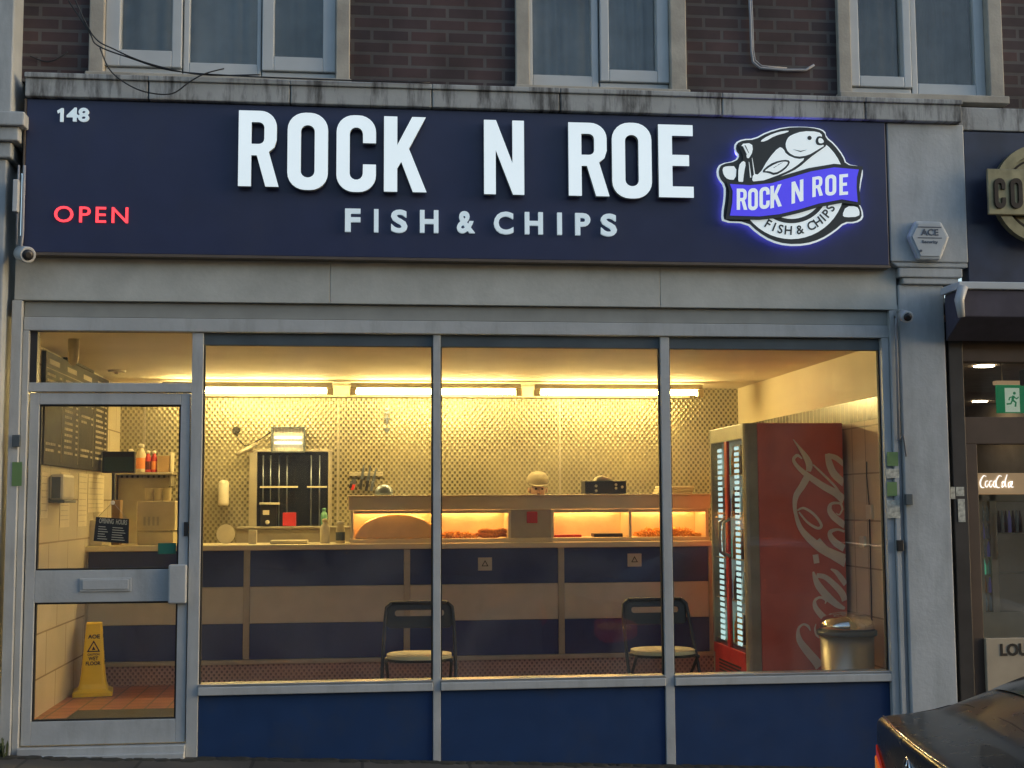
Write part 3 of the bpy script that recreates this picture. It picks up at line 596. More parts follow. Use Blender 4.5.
MB().tube([(x_, -.09, z_), (x_, -.07, z_-.05), (x2, -.07, z2+.0)], .009).tube([(x2-.012, -.07, z2), (x2+.03, -.07, z2+.03), (x2+.04, -.075, z2-.1)], .005).build('conduit', 'grey_pipe', None, 0, 'thin grey conduit running down the right shutter guide', 'cable')
# pipe bent on brick
P1 = [at(a, b, -.02) for a, b in ((749, -14), (750.5, 20), (751.5, 52), (753, 62), (760, 68), (785, 70), (806, 70), (814, 65))]
MB().tube([(x, -.02, z) for x, z in P1], .008).tube([(x+.012, -.02, z+.012) for x, z in P1[:-2]], .005).build('cable_loop', 'grey_pipe', None, 0, 'pale cable bent into an L on the brick wall between two windows', 'cable')
def cab(pts, Y, r, label):
    P_ = [at(a, b, Y) for a, b in pts]; V = [Vector((x, Y+.01*math.sin(i*2), z)) for i, (x, z) in enumerate(P_)]
    out = []
    for i in range(len(V)-1):
        a, b, c, d = V[max(i-1, 0)], V[i], V[i+1], V[min(i+2, len(V)-1)]
        for k in range(6):
            t = k/6; out.append(.5*((2*b)+(c-a)*t+(2*a-5*b+4*c-d)*t*t+(3*b-a-3*c+d)*t**3))
    out.append(V[-1]); MB().tube(out, r, 6).build('telephone_cable', 'cable', None, 0, label, 'cable', 'cables strung along the ledge')
cab([(60, -12), (88, 30), (98, 46), (130, 58), (172, 70), (235, 76), (330, 80), (430, 82)], -.20, .0042, 'thick dark cable sagging from the top left across the ledge')
cab([(70, -12), (92, 34), (115, 50), (150, 64), (200, 74), (260, 75)], -.205, .004, 'thin cable running just above the thick one over the ledge')
cab([(100, 48), (110, 70), (130, 86), (150, 93), (172, 93), (190, 82), (205, 74), (224, 68)], -.205, .004, 'thin cable hanging in a loop in front of the ledge')
cab([(30, 56), (45, 61), (56, 60), (68, 52)], -.02, .004, 'short pale looped wire on the brick wall at top left')
x_, z_ = at(24, 165, -.16); x2, z2 = at(20, 300, -.12)
MB().tube([(x_, -.15, z_), (x_-.0, -.15, z_-.4), (x_-.01, -.15, z_-.52)], .008).tube([(x_-.03, -.15, z_), (x_-.03, -.15, z_-.45)], .006).build('conduit', 'grey_pipe', None, 0, 'grey conduits beside the left end of the navy sign', 'cable')
q = rect(13.5, 180, 18.5, 212, -.18); MB().rbox(q, -.20, -.145).build('junction_box', 'white_upvc', None, .003, 'narrow white box on the left pilaster beside the sign', 'box')

# ------------------------------------------------------------ inside: lights
TG = 'fluorescent lights along the back beam'
TY = BACK-.62
for i, (a, b, y) in enumerate(((165, 330, 390), (353, 518.5, 391), (537, 700, 392))):
    X0, X1 = at(a, y, TY)[0], at(b, y, TY)[0]; Z = at((a+b)/2, y+1, TY)[1]
    t = empty('fluorescent_light', ((X0+X1)/2, TY, Z), ['lit fluorescent tube nearest the door, partly behind the door frame', 'lit fluorescent tube in the middle of the row', 'lit fluorescent tube nearest the fridge'][i], 'ceiling light', TG)
    MB().box(X0-.02, X1+.02, TY-.03, TY+.03, Z+.030, Z+.075).build('fitting', 'batten', t, .004)
    MB().tube([(X0, TY, Z), (X1, TY, Z)], .017, 16).build('tube', 'tube_glow', t)
    for xx in (X0, X1): MB().box(xx-.028, xx+.028, TY-.028, TY+.028, Z-.03, Z+.029).build('end_cap', 'cream_plastic', t, .003)

# ------------------------------------------------------------ counter
KY = 3.05
ct = empty('service_counter', (.7, KY, FZ), 'long shop counter with navy and beige panels and a steel edge', 'counter')
cx0 = WL+.005; cx1 = at(712, 600, KY)[0]
def kz(y, x=400): return at(x, y, KY)[1]
zs = [kz(543.5), kz(549), kz(585), kz(621.5), kz(657), kz(661.5), FZ+.001]
bpost = [at(v, 600, KY)[0] for v in (246.5, 407, 561.5)]
xs = [at(84, 600, KY)[0]]+bpost+[cx1]
for k, (a, b) in enumerate(zip(xs[:-1], xs[1:])):
    a_, b_ = a+.026, b-.026
    for (z1, z0, mt, nm) in ((zs[1], zs[2], 'counter_blue', 'upper_panel'), (zs[2], zs[3], 'counter_beige', 'middle_panel'), (zs[3], zs[4], 'counter_blue', 'lower_panel')):
        MB().box(a_, b_, KY+.004, KY+.03, z0+.0015, z1-.0015).build(nm, mt, ct, .002)
for x in xs: MB().box(x-.025, x+.025, KY-.006, KY+.031, zs[4]+.001, zs[1]-.001).build('counter_post', 'steel_dull', ct, .004)
MB().box(xs[0]-.02, cx1+.02, KY-.03, KY+.60, zs[1], zs[0]).build('countertop', 'steel', ct, .006)
MB().box(xs[0]-.02, cx1+.02, KY-.02, KY+.03, zs[5], zs[4]).build('kick_ledge', 'steel_dull', ct, .003)
MB().box(xs[0]-.02, cx1+.02, KY+.002, KY+.06, zs[6], zs[5]-.001).build('kick_panel', 'kick_tiles', ct)
MB().box(xs[0]-.02, cx1+.02, KY+.061, KY+.58, FZ, zs[1]-.001).build('counter_carcass', 'steel_dull', ct)
for x, y, lb in ((485, 564, 'hot surface notice on the counter, nearer the door'), (634.5, 560, 'hot surface notice on the counter, nearer the fridge')):
    q = rect(x-7, y-6.5, x+7, y+6.5, KY); t = MB().rbox(q, KY-.002, KY+.003).build('notice', 'label_pale', None, 0, lb, 'notice', 'hot surface notices on the counter')
    cx_, cz_ = (q[0]+q[1])/2, (q[2]+q[3])/2
    tri = [(cx_-.028, cz_-.018), (cx_+.028, cz_-.018), (cx_, cz_+.032)]; tri2 = [(cx_-.018, cz_-.012), (cx_+.018, cz_-.012), (cx_, cz_+.020)]
    place(shape_mesh([tri, tri2], .001), MB(), (0, KY-.003, 0)).build('warning_triangle', 'black_ink', t)

# hot food cabinet on the counter
HY = KY+.12
hc = empty('hot_cabinet', (1.2, HY+.2, zs[0]), 'stainless heated food cabinet with glass bays glowing orange on the counter', 'food cabinet')
hx = [at(v, 520, HY)[0] for v in (352, 434, 510, 553, 631, 708)]
ht1, ht0 = at(530, 494.5, HY)[1], at(530, 509.5, HY)[1]; hb1 = at(530, 538, HY)[1]; hb0 = zs[0]+.001
MB().box(hx[0]-.03, hx[-1]+.03, HY+.02, HY+.44, ht0, ht1-.012).box(hx[0]-.04, hx[-1]+.04, HY-.01, HY+.45, ht1-.011, ht1).build('canopy', 'steel', hc, .004)
MB().box(hx[0]-.02, hx[-1]+.02, HY+.02, HY+.42, hb0, hb1).build('base', 'steel', hc, .004)
for k in (0, 1, 2, 3, 4, 5): MB().box(hx[k]-.012, hx[k]+.012, HY+.03, HY+.40, hb1+.001, ht0-.001).build('divider', 'steel', hc, .002)
MB().box(hx[2]+.013, hx[3]-.013, HY+.03, HY+.05, hb1+.001, ht0-.001).build('steel_panel', 'steel_dull', hc, .002)
MB().box(hx[0]+.013, hx[2]-.013, HY+.40, HY+.41, hb1+.001, ht0-.001).box(hx[3]+.013, hx[5]-.013, HY+.40, HY+.41, hb1+.001, ht0-.001).build('back_panel', 'copper_steel', hc)
for k in (0, 1, 3, 4):
    a, b = hx[k]+.013, hx[k+1]-.013
    MB().add([(a, HY+.030, ht0-.001), (b, HY+.030, ht0-.001), (b, HY+.028, hb1+.001), (a, HY+.028, hb1+.001)], [(0, 1, 2, 3)]).build('cabinet_glass', 'clear', hc)
    MB().box(a, b, HY+.031, HY+.05, ht0-.028, ht0-.001).build('canopy_lip', 'steel', hc); MB().tube([(a+.03, HY+.22, ht0-.014), (b-.03, HY+.22, ht0-.014)], .009, 8).build('heat_lamp', 'heat_glow', hc)
cc = at(397, 535, HY+.2); rad = .30
pts = [(cc[0]+rad*1.15*math.cos(R(t)), hb1+.004+rad*.66*math.sin(R(t))) for t in range(0, 181, 10)]
MB().prism(pts, HY+.15, HY+.30).build('fryer_hood', 'copper_steel', hc, .01)
def heap(x0, x1, y0, y1, z, h, n, name, label, seed):
    rnd = random.Random(seed); m = MB()
    for i in range(n):
        u, v = rnd.random(), rnd.random(); x = x0+(x1-x0)*u; y = y0+(y1-y0)*v; hh = h*(1-(2*u-1)**4)*(1-.5*(2*v-1)**2)
        zc = z+rnd.random()*hh+.008; d = Vector((rnd.uniform(-1, 1), rnd.uniform(-1, 1), rnd.uniform(-.5, .5))).normalized()*rnd.uniform(.02, .04)
        p = Vector((x, y, zc)); m.tube([p-d, p+d], .006, 4, True, False)
    return m.build(name, 'chips_gold', None, 0, label, 'food', None, 'stuff')
heap(hx[4]+.10, hx[5]-.05, HY+.09, HY+.34, hb1, .06, 420, 'chips', 'pile of golden chips in the cabinet bay nearest the fridge', 1)
heap(hx[1]+.03, hx[1]+.36, HY+.09, HY+.34, hb1, .035, 260, 'chips', 'low heap of chips in the cabinet bay behind the first mullion', 2)
for k, (dx, dz) in enumerate(((0, 0), (.03, .03))):
    x = hx[2]-.14+dx; m = MB(); pts = [(x-.14+.28*i/8, HY+.15+.01*math.sin(i), hb1+.022+dz+.008*math.sin(i*1.3)) for i in range(9)]
    m.tube(pts, [.012, .02, .026, .028, .03, .027, .022, .018, .008], 10).build('fried_fish', 'batter', None, 0, ['golden battered fish lying at the bottom in the cabinet', 'golden battered fish lying on top of another in the cabinet'][k], 'food')
MB().box(hx[3]+.03, hx[3]+.26, HY+.12, HY+.3, hb1+.001, hb1+.022).build('food_tray', 'sauce_red', None, .004, 'red food tray in the bay right of the plain steel panel', 'tray')
MB().box(hx[3]+.36, hx[4]-.05, HY+.1, HY+.25, hb1+.001, hb1+.03).build('food_tray', 'black_plastic', None, .004, 'dark low food tray beside the red one in the cabinet', 'tray')
# things standing on the cabinet
X0, X1, Z0, Z1 = rect(583, 481, 624, 494.5, HY+.2)
t = empty('radio', ((X0+X1)/2, HY+.2, ht1), 'black box radio with pale knobs on top of the hot cabinet', 'radio')
MB().box(X0, X1, HY+.1, HY+.3, ht1+.001, Z1).build('radio_body', 'black_plastic', t, .008)
for u, dz in ((.27, .03), (.27, .07), (.75, .05), (.75, .08), (.9, .06)): MB().lathe((X0+(X1-X0)*u, HY+.099, ht1+dz), [(.012, 0), (.010, .008)], 12, (0, -1, 0)).build('knob', 'white_plastic', t)
m = MB(); m.prism([(X0+.09, Z1+.001), (X0+.26, Z1+.001), (X0+.2, Z1+.03), (X0+.15, Z1+.045), (X0+.11, Z1+.03)], HY+.12, HY+.26); m.build('paper_stack', 'paper', None, .01, 'crumpled pale paper lying on the black radio', 'paper')
for k in range(3):
    X0, X1, Z0, Z1 = rect(655, 486, 690, 494, HY+.2); h = (Z1-ht1)/3
    MB().box(X0+.01*k, X1+.008*k, HY+.1, HY+.3, ht1+.001+h*k, ht1+h*(k+1)-.001).build('foam_box', 'paper', None, .008, ['pale takeaway box at the bottom of the pile on the cabinet', 'pale takeaway box in the middle of the pile on the cabinet', 'pale takeaway box topmost of the pile on the cabinet'][k], 'box', 'takeaway boxes piled on the cabinet')
x, z = at(384, 490, HY+.2); MB().lathe((x, HY+.2, ht1+.001), [(.075, 0), (.078, .02), (.07, .05), (.045, .08), (.01, .09)], 20).build('bowl', 'knife_steel', None, 0, 'dark upturned metal bowl on the left end of the cabinet', 'bowl')
# knives on the back wall
kg = 'knives and tools on the magnetic rack'
xa, za = at(349, 474, BACK-.03); xb, zb_ = at(383, 474, BACK-.03)
MB().box(xa, xb, BACK-.025, BACK-.002, za-.02, za+.015).build('knife_rack', 'steel_dull', None, .003, 'steel magnetic rack holding knives on the patterned back wall', 'rack')
for k, (x0, x1, y0, y1, hm) in enumerate(((350, 354, 476, 488, 'black_plastic'), (352, 356.5, 476, 490, 'red_plastic'), (360, 364.5, 463, 489, 'black_plastic'), (366, 371, 464, 491, 'black_plastic'), (371, 376.5, 467, 491, 'knife_steel'))):
    X0, Zt = at(x1, y0, BACK-.05); X1, Zb = at(x0, y1, BACK-.05); zm = Zb+(Zt-Zb)*.4; xm = X1+(X0-X1)*.4
    t = MB(); wd = .014
    t.prism([(xm-wd, zm), (xm+wd, zm), (X0+.004, Zt), (X0-wd, Zt-.03)], BACK-.034, BACK-.029); o = t.build('knife', 'knife_steel', None, 0, ['short black knife at the left end of the rack', 'red handled knife on the rack', 'long knife third along the rack', 'long black handled knife fourth along the rack', 'steel knife at the right end of the rack'][k], 'knife', kg)
    MB().prism([(X1-.012, Zb), (X1+.014, Zb), (xm+.013, zm-.001), (xm-.013, zm-.001)], BACK-.045, BACK-.027).build('knife_handle', hm, o, .003)
# number plaque on wall: small tool ornament
pts = [at(a, b, BACK-.02) for a, b in ((387, 411), (387, 418))]
m = MB()
for (a, b, c, d) in ((385, 408, 389, 410), (384, 412, 390, 413.5), (386, 415, 388, 424), (384, 418, 390, 419.5)): m.rbox(rect(a, b, c, d, BACK-.02), BACK-.03, BACK-.005)
x, z = at(387, 430, BACK-.02); m.lathe((x, BACK-.005, z), [(.022, 0), (.022, .012)], 16, (0, -1, 0)); m.build('wall_hook_rail', 'knife_steel', None, 0, 'thin dark hanging hook strip high on the patterned back wall', 'hook')

# service hatch with bars
WY = BACK-.03
ht = empty('barred_window', (-.4, BACK, 1.2), 'dark barred window in the patterned back wall under the fly lamp', 'window')
X0, X1, Z0, Z1 = rect(257, 452, 328, 526, WY)
MB().box(X0, X1, WY+.012, BACK-.001, Z0, Z1).build('window_pane', 'car_glass', ht)
MB().box(X0-.07, X0-.001, WY-.02, BACK-.001, Z0-.1, Z1).box(X1+.001, X1+.035, WY-.02, BACK-.001, Z0-.1, Z1).box(X0-.07, X1+.035, WY-.025, BACK-.001, Z1+.001, Z1+.02).build('window_frame', 'steel_dull', ht, .003)
for v in (263, 270.5, 279, 287, 311, 319.5): 
    x, z = at(v, 490, WY); MB().tube([(x, WY, Z0), (x, WY, Z1-.03)], .006, 8).build('bar', 'knife_steel', ht)
for a, b in ((260, 298), (307, 327)):
    xa, z = at(a, 487, WY); xb, _ = at(b, 487, WY); MB().box(xa, xb, WY-.008, WY+.008, z-.008, z+.008).build('cross_bar', 'steel', ht)
# work surface under it
MB().box(X0-.15, X1+.6, BACK-.35, BACK-.03, Z0-.02, Z0-.001).box(X0-.15, X1+.6, BACK-.34, BACK-.04, FZ, Z0-.021).build('back_worktop', 'steel_dull', None, .004, 'steel worktop against the back wall under the barred window', 'worktop')
# fly lamp
X0, X1, Z0f, Z1f = rect(271, 428, 305, 451, BACK-.14)
fl = empty('fly_lamp', ((X0+X1)/2, BACK, Z0f), 'square bright insect lamp mounted above the barred window', 'fly lamp')
MB().box(X0, X0+.014, BACK-.14, BACK-.06, Z0f, Z1f).box(X1-.014, X1, BACK-.14, BACK-.06, Z0f, Z1f).box(X0, X1, BACK-.14, BACK-.06, Z1f+.001, Z1f+.013).box(X0, X1, BACK-.14, BACK-.06, Z0f-.013, Z0f-.001).build('lamp_housing', 'shutter_dark', fl, .002)
MB().box(X0+.015, X1-.015, BACK-.075, BACK-.06, Z0f, Z1f).build('back_plate', 'counter_beige', fl)
for u in (.36, .60): MB().tube([(X0+.03, BACK-.105, Z0f+(Z1f-Z0f)*u), (X1-.03, BACK-.105, Z0f+(Z1f-Z0f)*u)], .010, 10).build('lamp_tube', 'fly_glow', fl)
for u in range(9): 
    x = X0+.03+(X1-X0-.06)*u/8; MB().tube([(x, BACK-.137, Z0f), (x, BACK-.137, Z1f)], .0015, 4).build('grille_wire', 'steel', fl)
MB().tube([((X0+.04), BACK-.1, Z1f+.01), (X0+.02, BACK-.1, Z1f+.2), (X0-.0, BACK-.08, bmz)], .003, 4).tube([((X1-.04), BACK-.1, Z1f+.01), (X1+.03, BACK-.08, bmz)], .003, 4).build('hanging_wire', 'steel', fl)
# socket + cable + bracket
x, z = at(236, 430, BACK-.02); t = empty('wall_socket', (x, BACK, z), 'dark round wall plug with a drooping cable left of the insect lamp', 'socket')
MB().lathe((x, BACK-.001, z), [(.035, 0), (.03, .03)], 16, (0, -1, 0)).build('plug', 'black_plastic', t)
P_ = [(x, BACK-.03, z), (x+.02, BACK-.04, z-.08), (x+.08, BACK-.04, z-.14)]+[(at(a, b, BACK-.06)[0], BACK-.06, at(a, b, BACK-.06)[1]) for a, b in ((250, 445), (262, 438), (271, 432))]
MB().tube(P_, .005, 6).build('plug_cable', 'black_plastic', t)
q0 = at(237, 455, BACK-.08); q1 = at(256, 444, BACK-.08)
MB().tube([(q0[0], BACK-.12, q0[1]), (q1[0], BACK-.06, q1[1])], .02, 8).build('wall_bracket', 'steel_dull', None, 0, 'slanted brown bracket on the back wall beside the insect lamp', 'bracket')
# hand towel / cup dispenser
x, z = at(223.5, 506, BACK-.06); x2, z2 = at(223.5, 480, BACK-.06)
t = empty('cup_dispenser', (x, BACK, z), 'upright pale yellow tube dispenser on the patterned back wall', 'dispenser')
MB().lathe((x, BACK-.06, z), [(.035, 0), (.044, .01), (.046, .03), (.046, z2-z-.03), (.035, z2-z-.008), (.012, z2-z)], 20).build('dispenser_tube', 'white_plastic', t)
MB().box(x-.02, x+.02, BACK-.03, BACK-.001, z+.05, z2-.05).build('dispenser_bracket', 'steel', t)
# on counter, left of the cabinet
CT = zs[0]
def bottle(x, y, z, r, h, body, cap, label, name='sauce_bottle', cat='bottle', grp=None, lab=None, neck=.35):
    t = empty(name, (x, y, z), label, cat, grp)
    MB().lathe((x, y, z), [(r*.9, 0), (r, .006), (r, h*.62), (r*.8, h*.72), (r*neck, h*.80), (r*neck, h*.86)], 18).build('bottle_body', body, t)
    MB().lathe((x, y, z+h*.861), [(r*neck*1.25, 0), (r*neck*1.25, h*.10), (r*neck*.6, h*.138)], 14).build('bottle_cap', cap, t)
    if lab: MB().lathe((x, y, z+h*.12), [(r*1.01, 0), (r*1.015, .002), (r*1.015, h*.38), (r*1.01, h*.382)], 18).build('bottle_label', lab, t)
    return t
x, _ = at(325, 530, KY+.25); bottle(x, KY+.25, CT, .04, .20, 'white_plastic', 'cream_plastic', 'pale plastic squeeze bottle on the counter left of a darker one', neck=.5)
x, _ = at(340.5, 530, KY+.25); bottle(x, KY+.25, CT, .038, .18, 'cream_plastic', 'white_plastic', 'squat pale bottle with a dark base beside the hot cabinet', neck=.7, lab='shutter_dark')
X0, X1, _, _ = rect(271, 535, 308, 541, KY+.2); MB().box(X0, X1, KY+.08, KY+.3, CT+.001, CT+.03).build('paper_tray', 'paper', None, .008, 'flat pale paper pack lying on the counter near the barred window', 'paper')
X0, X1, Z0c, Z1c = rect(249, 530, 257, 540, KY+.25); MB().box(X0, X1, KY+.2, KY+.27, CT+.001, Z1c).build('card_box', 'white_plastic', None, .004, 'small white box on the counter by the barred window', 'box')
x, z = at(234.5, 530, BACK-.2); MB().lathe((x, KY+.35, CT+.08), [(.02, 0), (.075, .012), (.08, .016)], 24, (.5, -1, 0)).build('plate', 'white_plastic', None, 0, 'round pale plate leaning at the left of the barred window', 'plate')
X0, X1, Z0r, Z1r = rect(283, 512.5, 296, 526, BACK-.2); zw = Z0r
MB().box(X0, X1, BACK-.25, BACK-.15, zw-.0, Z1r).build('red_tub', 'red_plastic', None, .006, 'bright red square tub below the barred window', 'tub')
t = empty('card_machine', (at(268, 515, BACK-.2)[0], BACK-.2, zw), 'dark dispenser machine with white top in front of the barred window', 'machine')
X0, X1, Z0m, Z1m = rect(261, 502.5, 277, 526, BACK-.2)
MB().box(X0, X1, BACK-.25, BACK-.15, zw, Z1m-.02).build('machine_body', 'black_plastic', t, .006)
MB().box(X0-.01, X1+.02, BACK-.27, BACK-.14, Z1m-.019, Z1m).build('machine_lid', 'white_plastic', t, .003)
MB().box(X0+.02, X0+.075, BACK-.256, BACK-.2505, zw+.10, zw+.14).build('machine_screen', 'paper', t)
MB().lathe((X0+.06, BACK-.251, zw+.035), [(.02, 0), (.012, .02)], 12, (0, -1, 0)).build('machine_spout', 'white_plastic', t)
x, _ = at(324, 520, BACK-.2); bottle(x, BACK-.2, Z0-.001, .03, .16, 'green_plastic', 'green_plastic', 'slim green bottle by the right side of the barred window', neck=.5)

# left end: shelf, bottles, screen, appliance
SHY = BACK-.32
xa, zt = at(124, 472, SHY); xb, _ = at(172, 473, SHY)
MB().box(xa-.2, xb, SHY, BACK-.001, zt-.022, zt-.002).prism([(xb-.04, zt-.12), (xb-.02, zt-.12), (xb-.02, zt-.023), (xb-.04, zt-.023)], SHY+.12, BACK-.001).build('wall_shelf', 'steel_dull', None, .003, 'steel wall shelf holding sauce bottles at the left of the back wall', 'shelf')
SB = 'bottles on the wall shelf'
for k, (x, h, r, bd, cp, lb, lbl) in enumerate(((131, .21, .036, 'white_plastic', 'white_plastic', None, 'cream squeeze bottle leftmost on the shelf, partly behind the dark screen'),
      (141, .25, .042, 'cream_plastic', 'white_plastic', 'orange_sauce', 'tallest cream bottle with orange label on the shelf'),
      (148.2, .19, .026, 'sauce_red', 'white_plastic', 'cola_drink', 'small red sauce bottle on the shelf beside the tallest bottle'),
      (154.2, .19, .026, 'sauce_red', 'white_plastic', 'orange_sauce', 'small red sauce bottle with orange label, right of its twin'))):
    yy = SHY+(.2 if k == 0 else .08); bottle(at(x, 460, yy)[0], yy, zt-.001, r, h, bd, cp, lbl, grp=SB, lab=lb, neck=.5)
X0, X1, _, Z1s = rect(158, 456, 170, 471, SHY+.1)
MB().box(X0, X1, SHY+.05, SHY+.15, zt-.001, Z1s).build('sauce_box', 'cardboard', None, .003, 'brown and pale carton on the shelf right of the bottles', 'box')
MB().box(X1+.01, X1+.03, SHY+.05, SHY+.15, zt-.001, Z1s+.03).build('red_carton', 'paper', None, .003, 'narrow pale carton at the right end of the shelf', 'box')
q = rect(102, 451.5, 134.5, 473, KY+.3)
t = empty('till_display', ((q[0]+q[1])/2, KY+.35, q[2]), 'dark green blank screen on an arm above the counter by the menu', 'screen')
MB().rbox(q, KY+.3, KY+.36).build('display_case', 'black_plastic', t, .006); MB().box(q[0]+.014, q[1]-.014, KY+.297, KY+.2995, q[2]+.014, q[3]-.045).build('display_screen', 'dark_green', t)
MB().tube([((q[0]+q[1])/2-.05, KY+.38, q[2]+.06), ((q[0]+q[1])/2-.05, KY+.42, CT)], .015, 8).build('display_stand', 'black_plastic', t)
q = rect(136.5, 501, 175, 530.5, KY+.2)
t = empty('microwave_oven', ((q[0]+q[1])/2, KY+.3, CT), 'cream appliance with four dark slots standing on the counter by the door', 'appliance')
MB().box(q[0], q[1], KY+.2, KY+.5, q[2], q[3]).build('appliance_body', 'cream_plastic', t, .008)
MB().box(q[0]+.01, q[1]-.01, KY+.2, KY+.5, CT+.001, q[2]-.012).build('appliance_base', 'cream_plastic', t, .006)
for k in range(4): x = q[0]+.055+k*.035; MB().box(x, x+.018, KY+.1965, KY+.199, q[2]+.04, q[2]+.11).build('slot', 'steel_dull', t)
for k in range(3):
    x = at(150+k*9, 490, KY+.4)[0]; MB().lathe((x, KY+.36, q[3]+.001), [(.03, 0), (.034, .02), (.034, .10), (.036, .105)], 16).build('food_tub', 'cream_plastic', None, 0, ['pale tub standing leftmost on the cream appliance', 'pale tub standing in the middle on the cream appliance', 'pale tub standing rightmost on the cream appliance'][k], 'tub', 'tubs on the cream appliance')
# dark cupboard behind, papers
q = rect(118, 478, 140, 540, BACK-.1); MB().box(q[0], q[1]+.25, BACK-.12, BACK-.002, CT-.1, q[3]).build('wall_cabinet', 'steel_dull', None, .004, 'dull steel back panel below the shelf behind the cream appliance', 'panel')
q = rect(86, 520, 98, 543, KY+.2); MB().box(q[0], q[1]+.05, KY+.12, KY+.26, CT+.001, q[3]).build('leaflet_box', 'paper', None, .004, 'white and red carton on the counter against the tiled wall', 'box')
q = rect(112, 500, 120, 520, KY+.3); MB().box(q[0], q[1], KY+.3, KY+.42, CT+.001, q[3]).build('roll_carton', 'cardboard', None, .004, 'tall brown carton on the counter behind the opening hours sign', 'box')
# opening hours sign hanging inside the door
OY = .075; P4 = [(96, 517), (129, 519), (128.5, 543.5), (93.5, 541)]; W4 = [at(a, b, OY) for a, b in P4]
oh = empty('opening_hours_sign', (W4[0][0], OY, W4[2][1]), 'black opening hours sign hanging inside the door glass', 'sign')
MB().hexa([(x, OY+.004, z) for x, z in W4], [(x, OY, z) for x, z in W4]).build('sign_plate', 'black_plastic', oh)
bl = Vector((W4[3][0], OY-.001, W4[3][1])); rv = (Vector((W4[2][0], OY-.001, W4[2][1]))-bl); uv = (Vector((W4[0][0], OY-.001, W4[0][1]))-bl)
m = MB(); text(m, 'OPENING  HOURS', 0, .80*rv.length, 0, .028, 0, .001, .02, right=rv.normalized(), up=uv.normalized(), O=bl+rv*.1+uv*.76)
for k in range(6):
    for (u0, u1) in ((.1, .38), (.50, .88)):
        a = bl+rv*u0+uv*(.10+k*.10); b = bl+rv*(u1-.04*(k % 3))+uv*(.10+k*.10); m.add([a, b, b+uv.normalized()*.0045, a+uv.normalized()*.0045], [(0, 1, 2, 3)])
m.build('sign_lettering', 'chalk', oh)
top = (Vector((W4[0][0], OY, W4[0][1]))+Vector((W4[1][0], OY, W4[1][1])))/2+Vector((0, 0, .09))
MB().tube([(W4[0][0]+.01, OY, W4[0][1]), top, (W4[1][0]-.01, OY, W4[1][1])], .002, 5).build('hanging_string', 'steel_dull', oh)
MB().lathe(top+Vector((0, 0, -.003)), [(.012, 0), (.010, .01)], 12, (0, -1, 0)).build('suction_hook', 'white_plastic', oh)

# ------------------------------------------------------------ left wall: menu, papers, dispenser
ya, zt = onX(41, 349, WL); yb, zb2 = onX(104.5, 381, WL); _, zbot = onX(60, 467, WL)
ztop = (zt+zb2)/2
mn = empty('menu_board', (WL, (ya+yb)/2, zbot), 'large dark menu board with pale lettering on the tiled side wall', 'menu board')
ya = onX(40, 420, WL)[0]; yb = onX(104.5, 420, WL)[0]
MB().box(WL+.002, WL+.03, ya, yb, zbot, ztop).build('board', 'menu_board', mn, .003)
MB().box(WL+.002, WL+.032, ya+.28*(yb-ya), ya+.72*(yb-ya), ztop+.001, ztop+.09).build('board_heading', 'menu_board', mn, .003)
rnd = random.Random(4); m = MB(); nc = 4
for c in range(nc):
    y0 = ya+(yb-ya)*(c+.08)/nc; wd = (yb-ya)/nc*.8
    z = ztop-.16; k = 0
    while z > zbot+.06:
        if not (c in (0, 2) and zbot+.14 < z < zbot+.45) or rnd.random() < .25:
            x = y0; end = y0+wd*rnd.uniform(.45, .75)
            while x < end:
                l = rnd.uniform(.02, .06); m.box(WL+.0305, WL+.032, x, min(x+l, end), z, z+.018); x += l+.012
            m.box(WL+.0305, WL+.032, y0+wd*.82, y0+wd*.98, z, z+.015)
        z -= .043; k += 1
    m.box(WL+.0305, WL+.032, y0+wd+.015, y0+wd+.020, zbot+.03, ztop-.13)
    m.box(WL+.0305, WL+.032, y0+.1*wd, y0+.8*wd, ztop-.08, ztop-.045)
m.box(WL+.0305, WL+.032, ya+.02, yb-.02, ztop-.115, ztop-.109)
m.build('menu_lettering', 'chalk', mn)
for k, (x0, x1, y0, y1, lb) in enumerate(((41, 47, 472, 518, 'long pale price sheet nearest the door on the tiled wall'), (60.5, 68.5, 472, 527, 'long pale sheet right of the soap dispenser'), (78.5, 86, 473, 526, 'pale printed sheet in the middle of the tiled wall'), (88, 103, 474, 512, 'broad pale notice by the counter end of the tiled wall'))):
    yA, z1 = onX(x0, y0, WL); yB, z0 = onX(x1, y1, WL); o = MB().box(WL+.001, WL+.004, yA, yB, z0, z1).build('wall_notice', 'paper', None, 0, lb, 'notice', 'paper notices on the tiled wall')
    m = MB(); zz = z1-.03
    while zz > z0+.02: m.box(WL+.0043, WL+.005, yA+.02, yB-.02-.04*rnd.random(), zz, zz+.006); zz -= .03+.02*rnd.random()
    m.build('print_lines', 'chalk', o)
yA, z1 = onX(49, 474, WL); yB, z0 = onX(60, 503, WL)
sd = empty('soap_dispenser', (WL, (yA+yB)/2, z0), 'grey and cream hand dispenser on the tiled wall inside the door', 'dispenser')
MB().box(WL+.001, WL+.10, yA, yB, z0+.02, z1).build('dispenser_body', 'white_plastic', sd, .02); MB().box(WL+.001, WL+.11, yA-.004, yB+.004, z0, z0+.019).build('dispenser_tray', 'shutter_dark', sd, .004)
MB().box(WL+.02, WL+.08, yA-.006, yA-.001, z0+.03, z1-.02).build('dispenser_side', 'shutter_dark', sd)
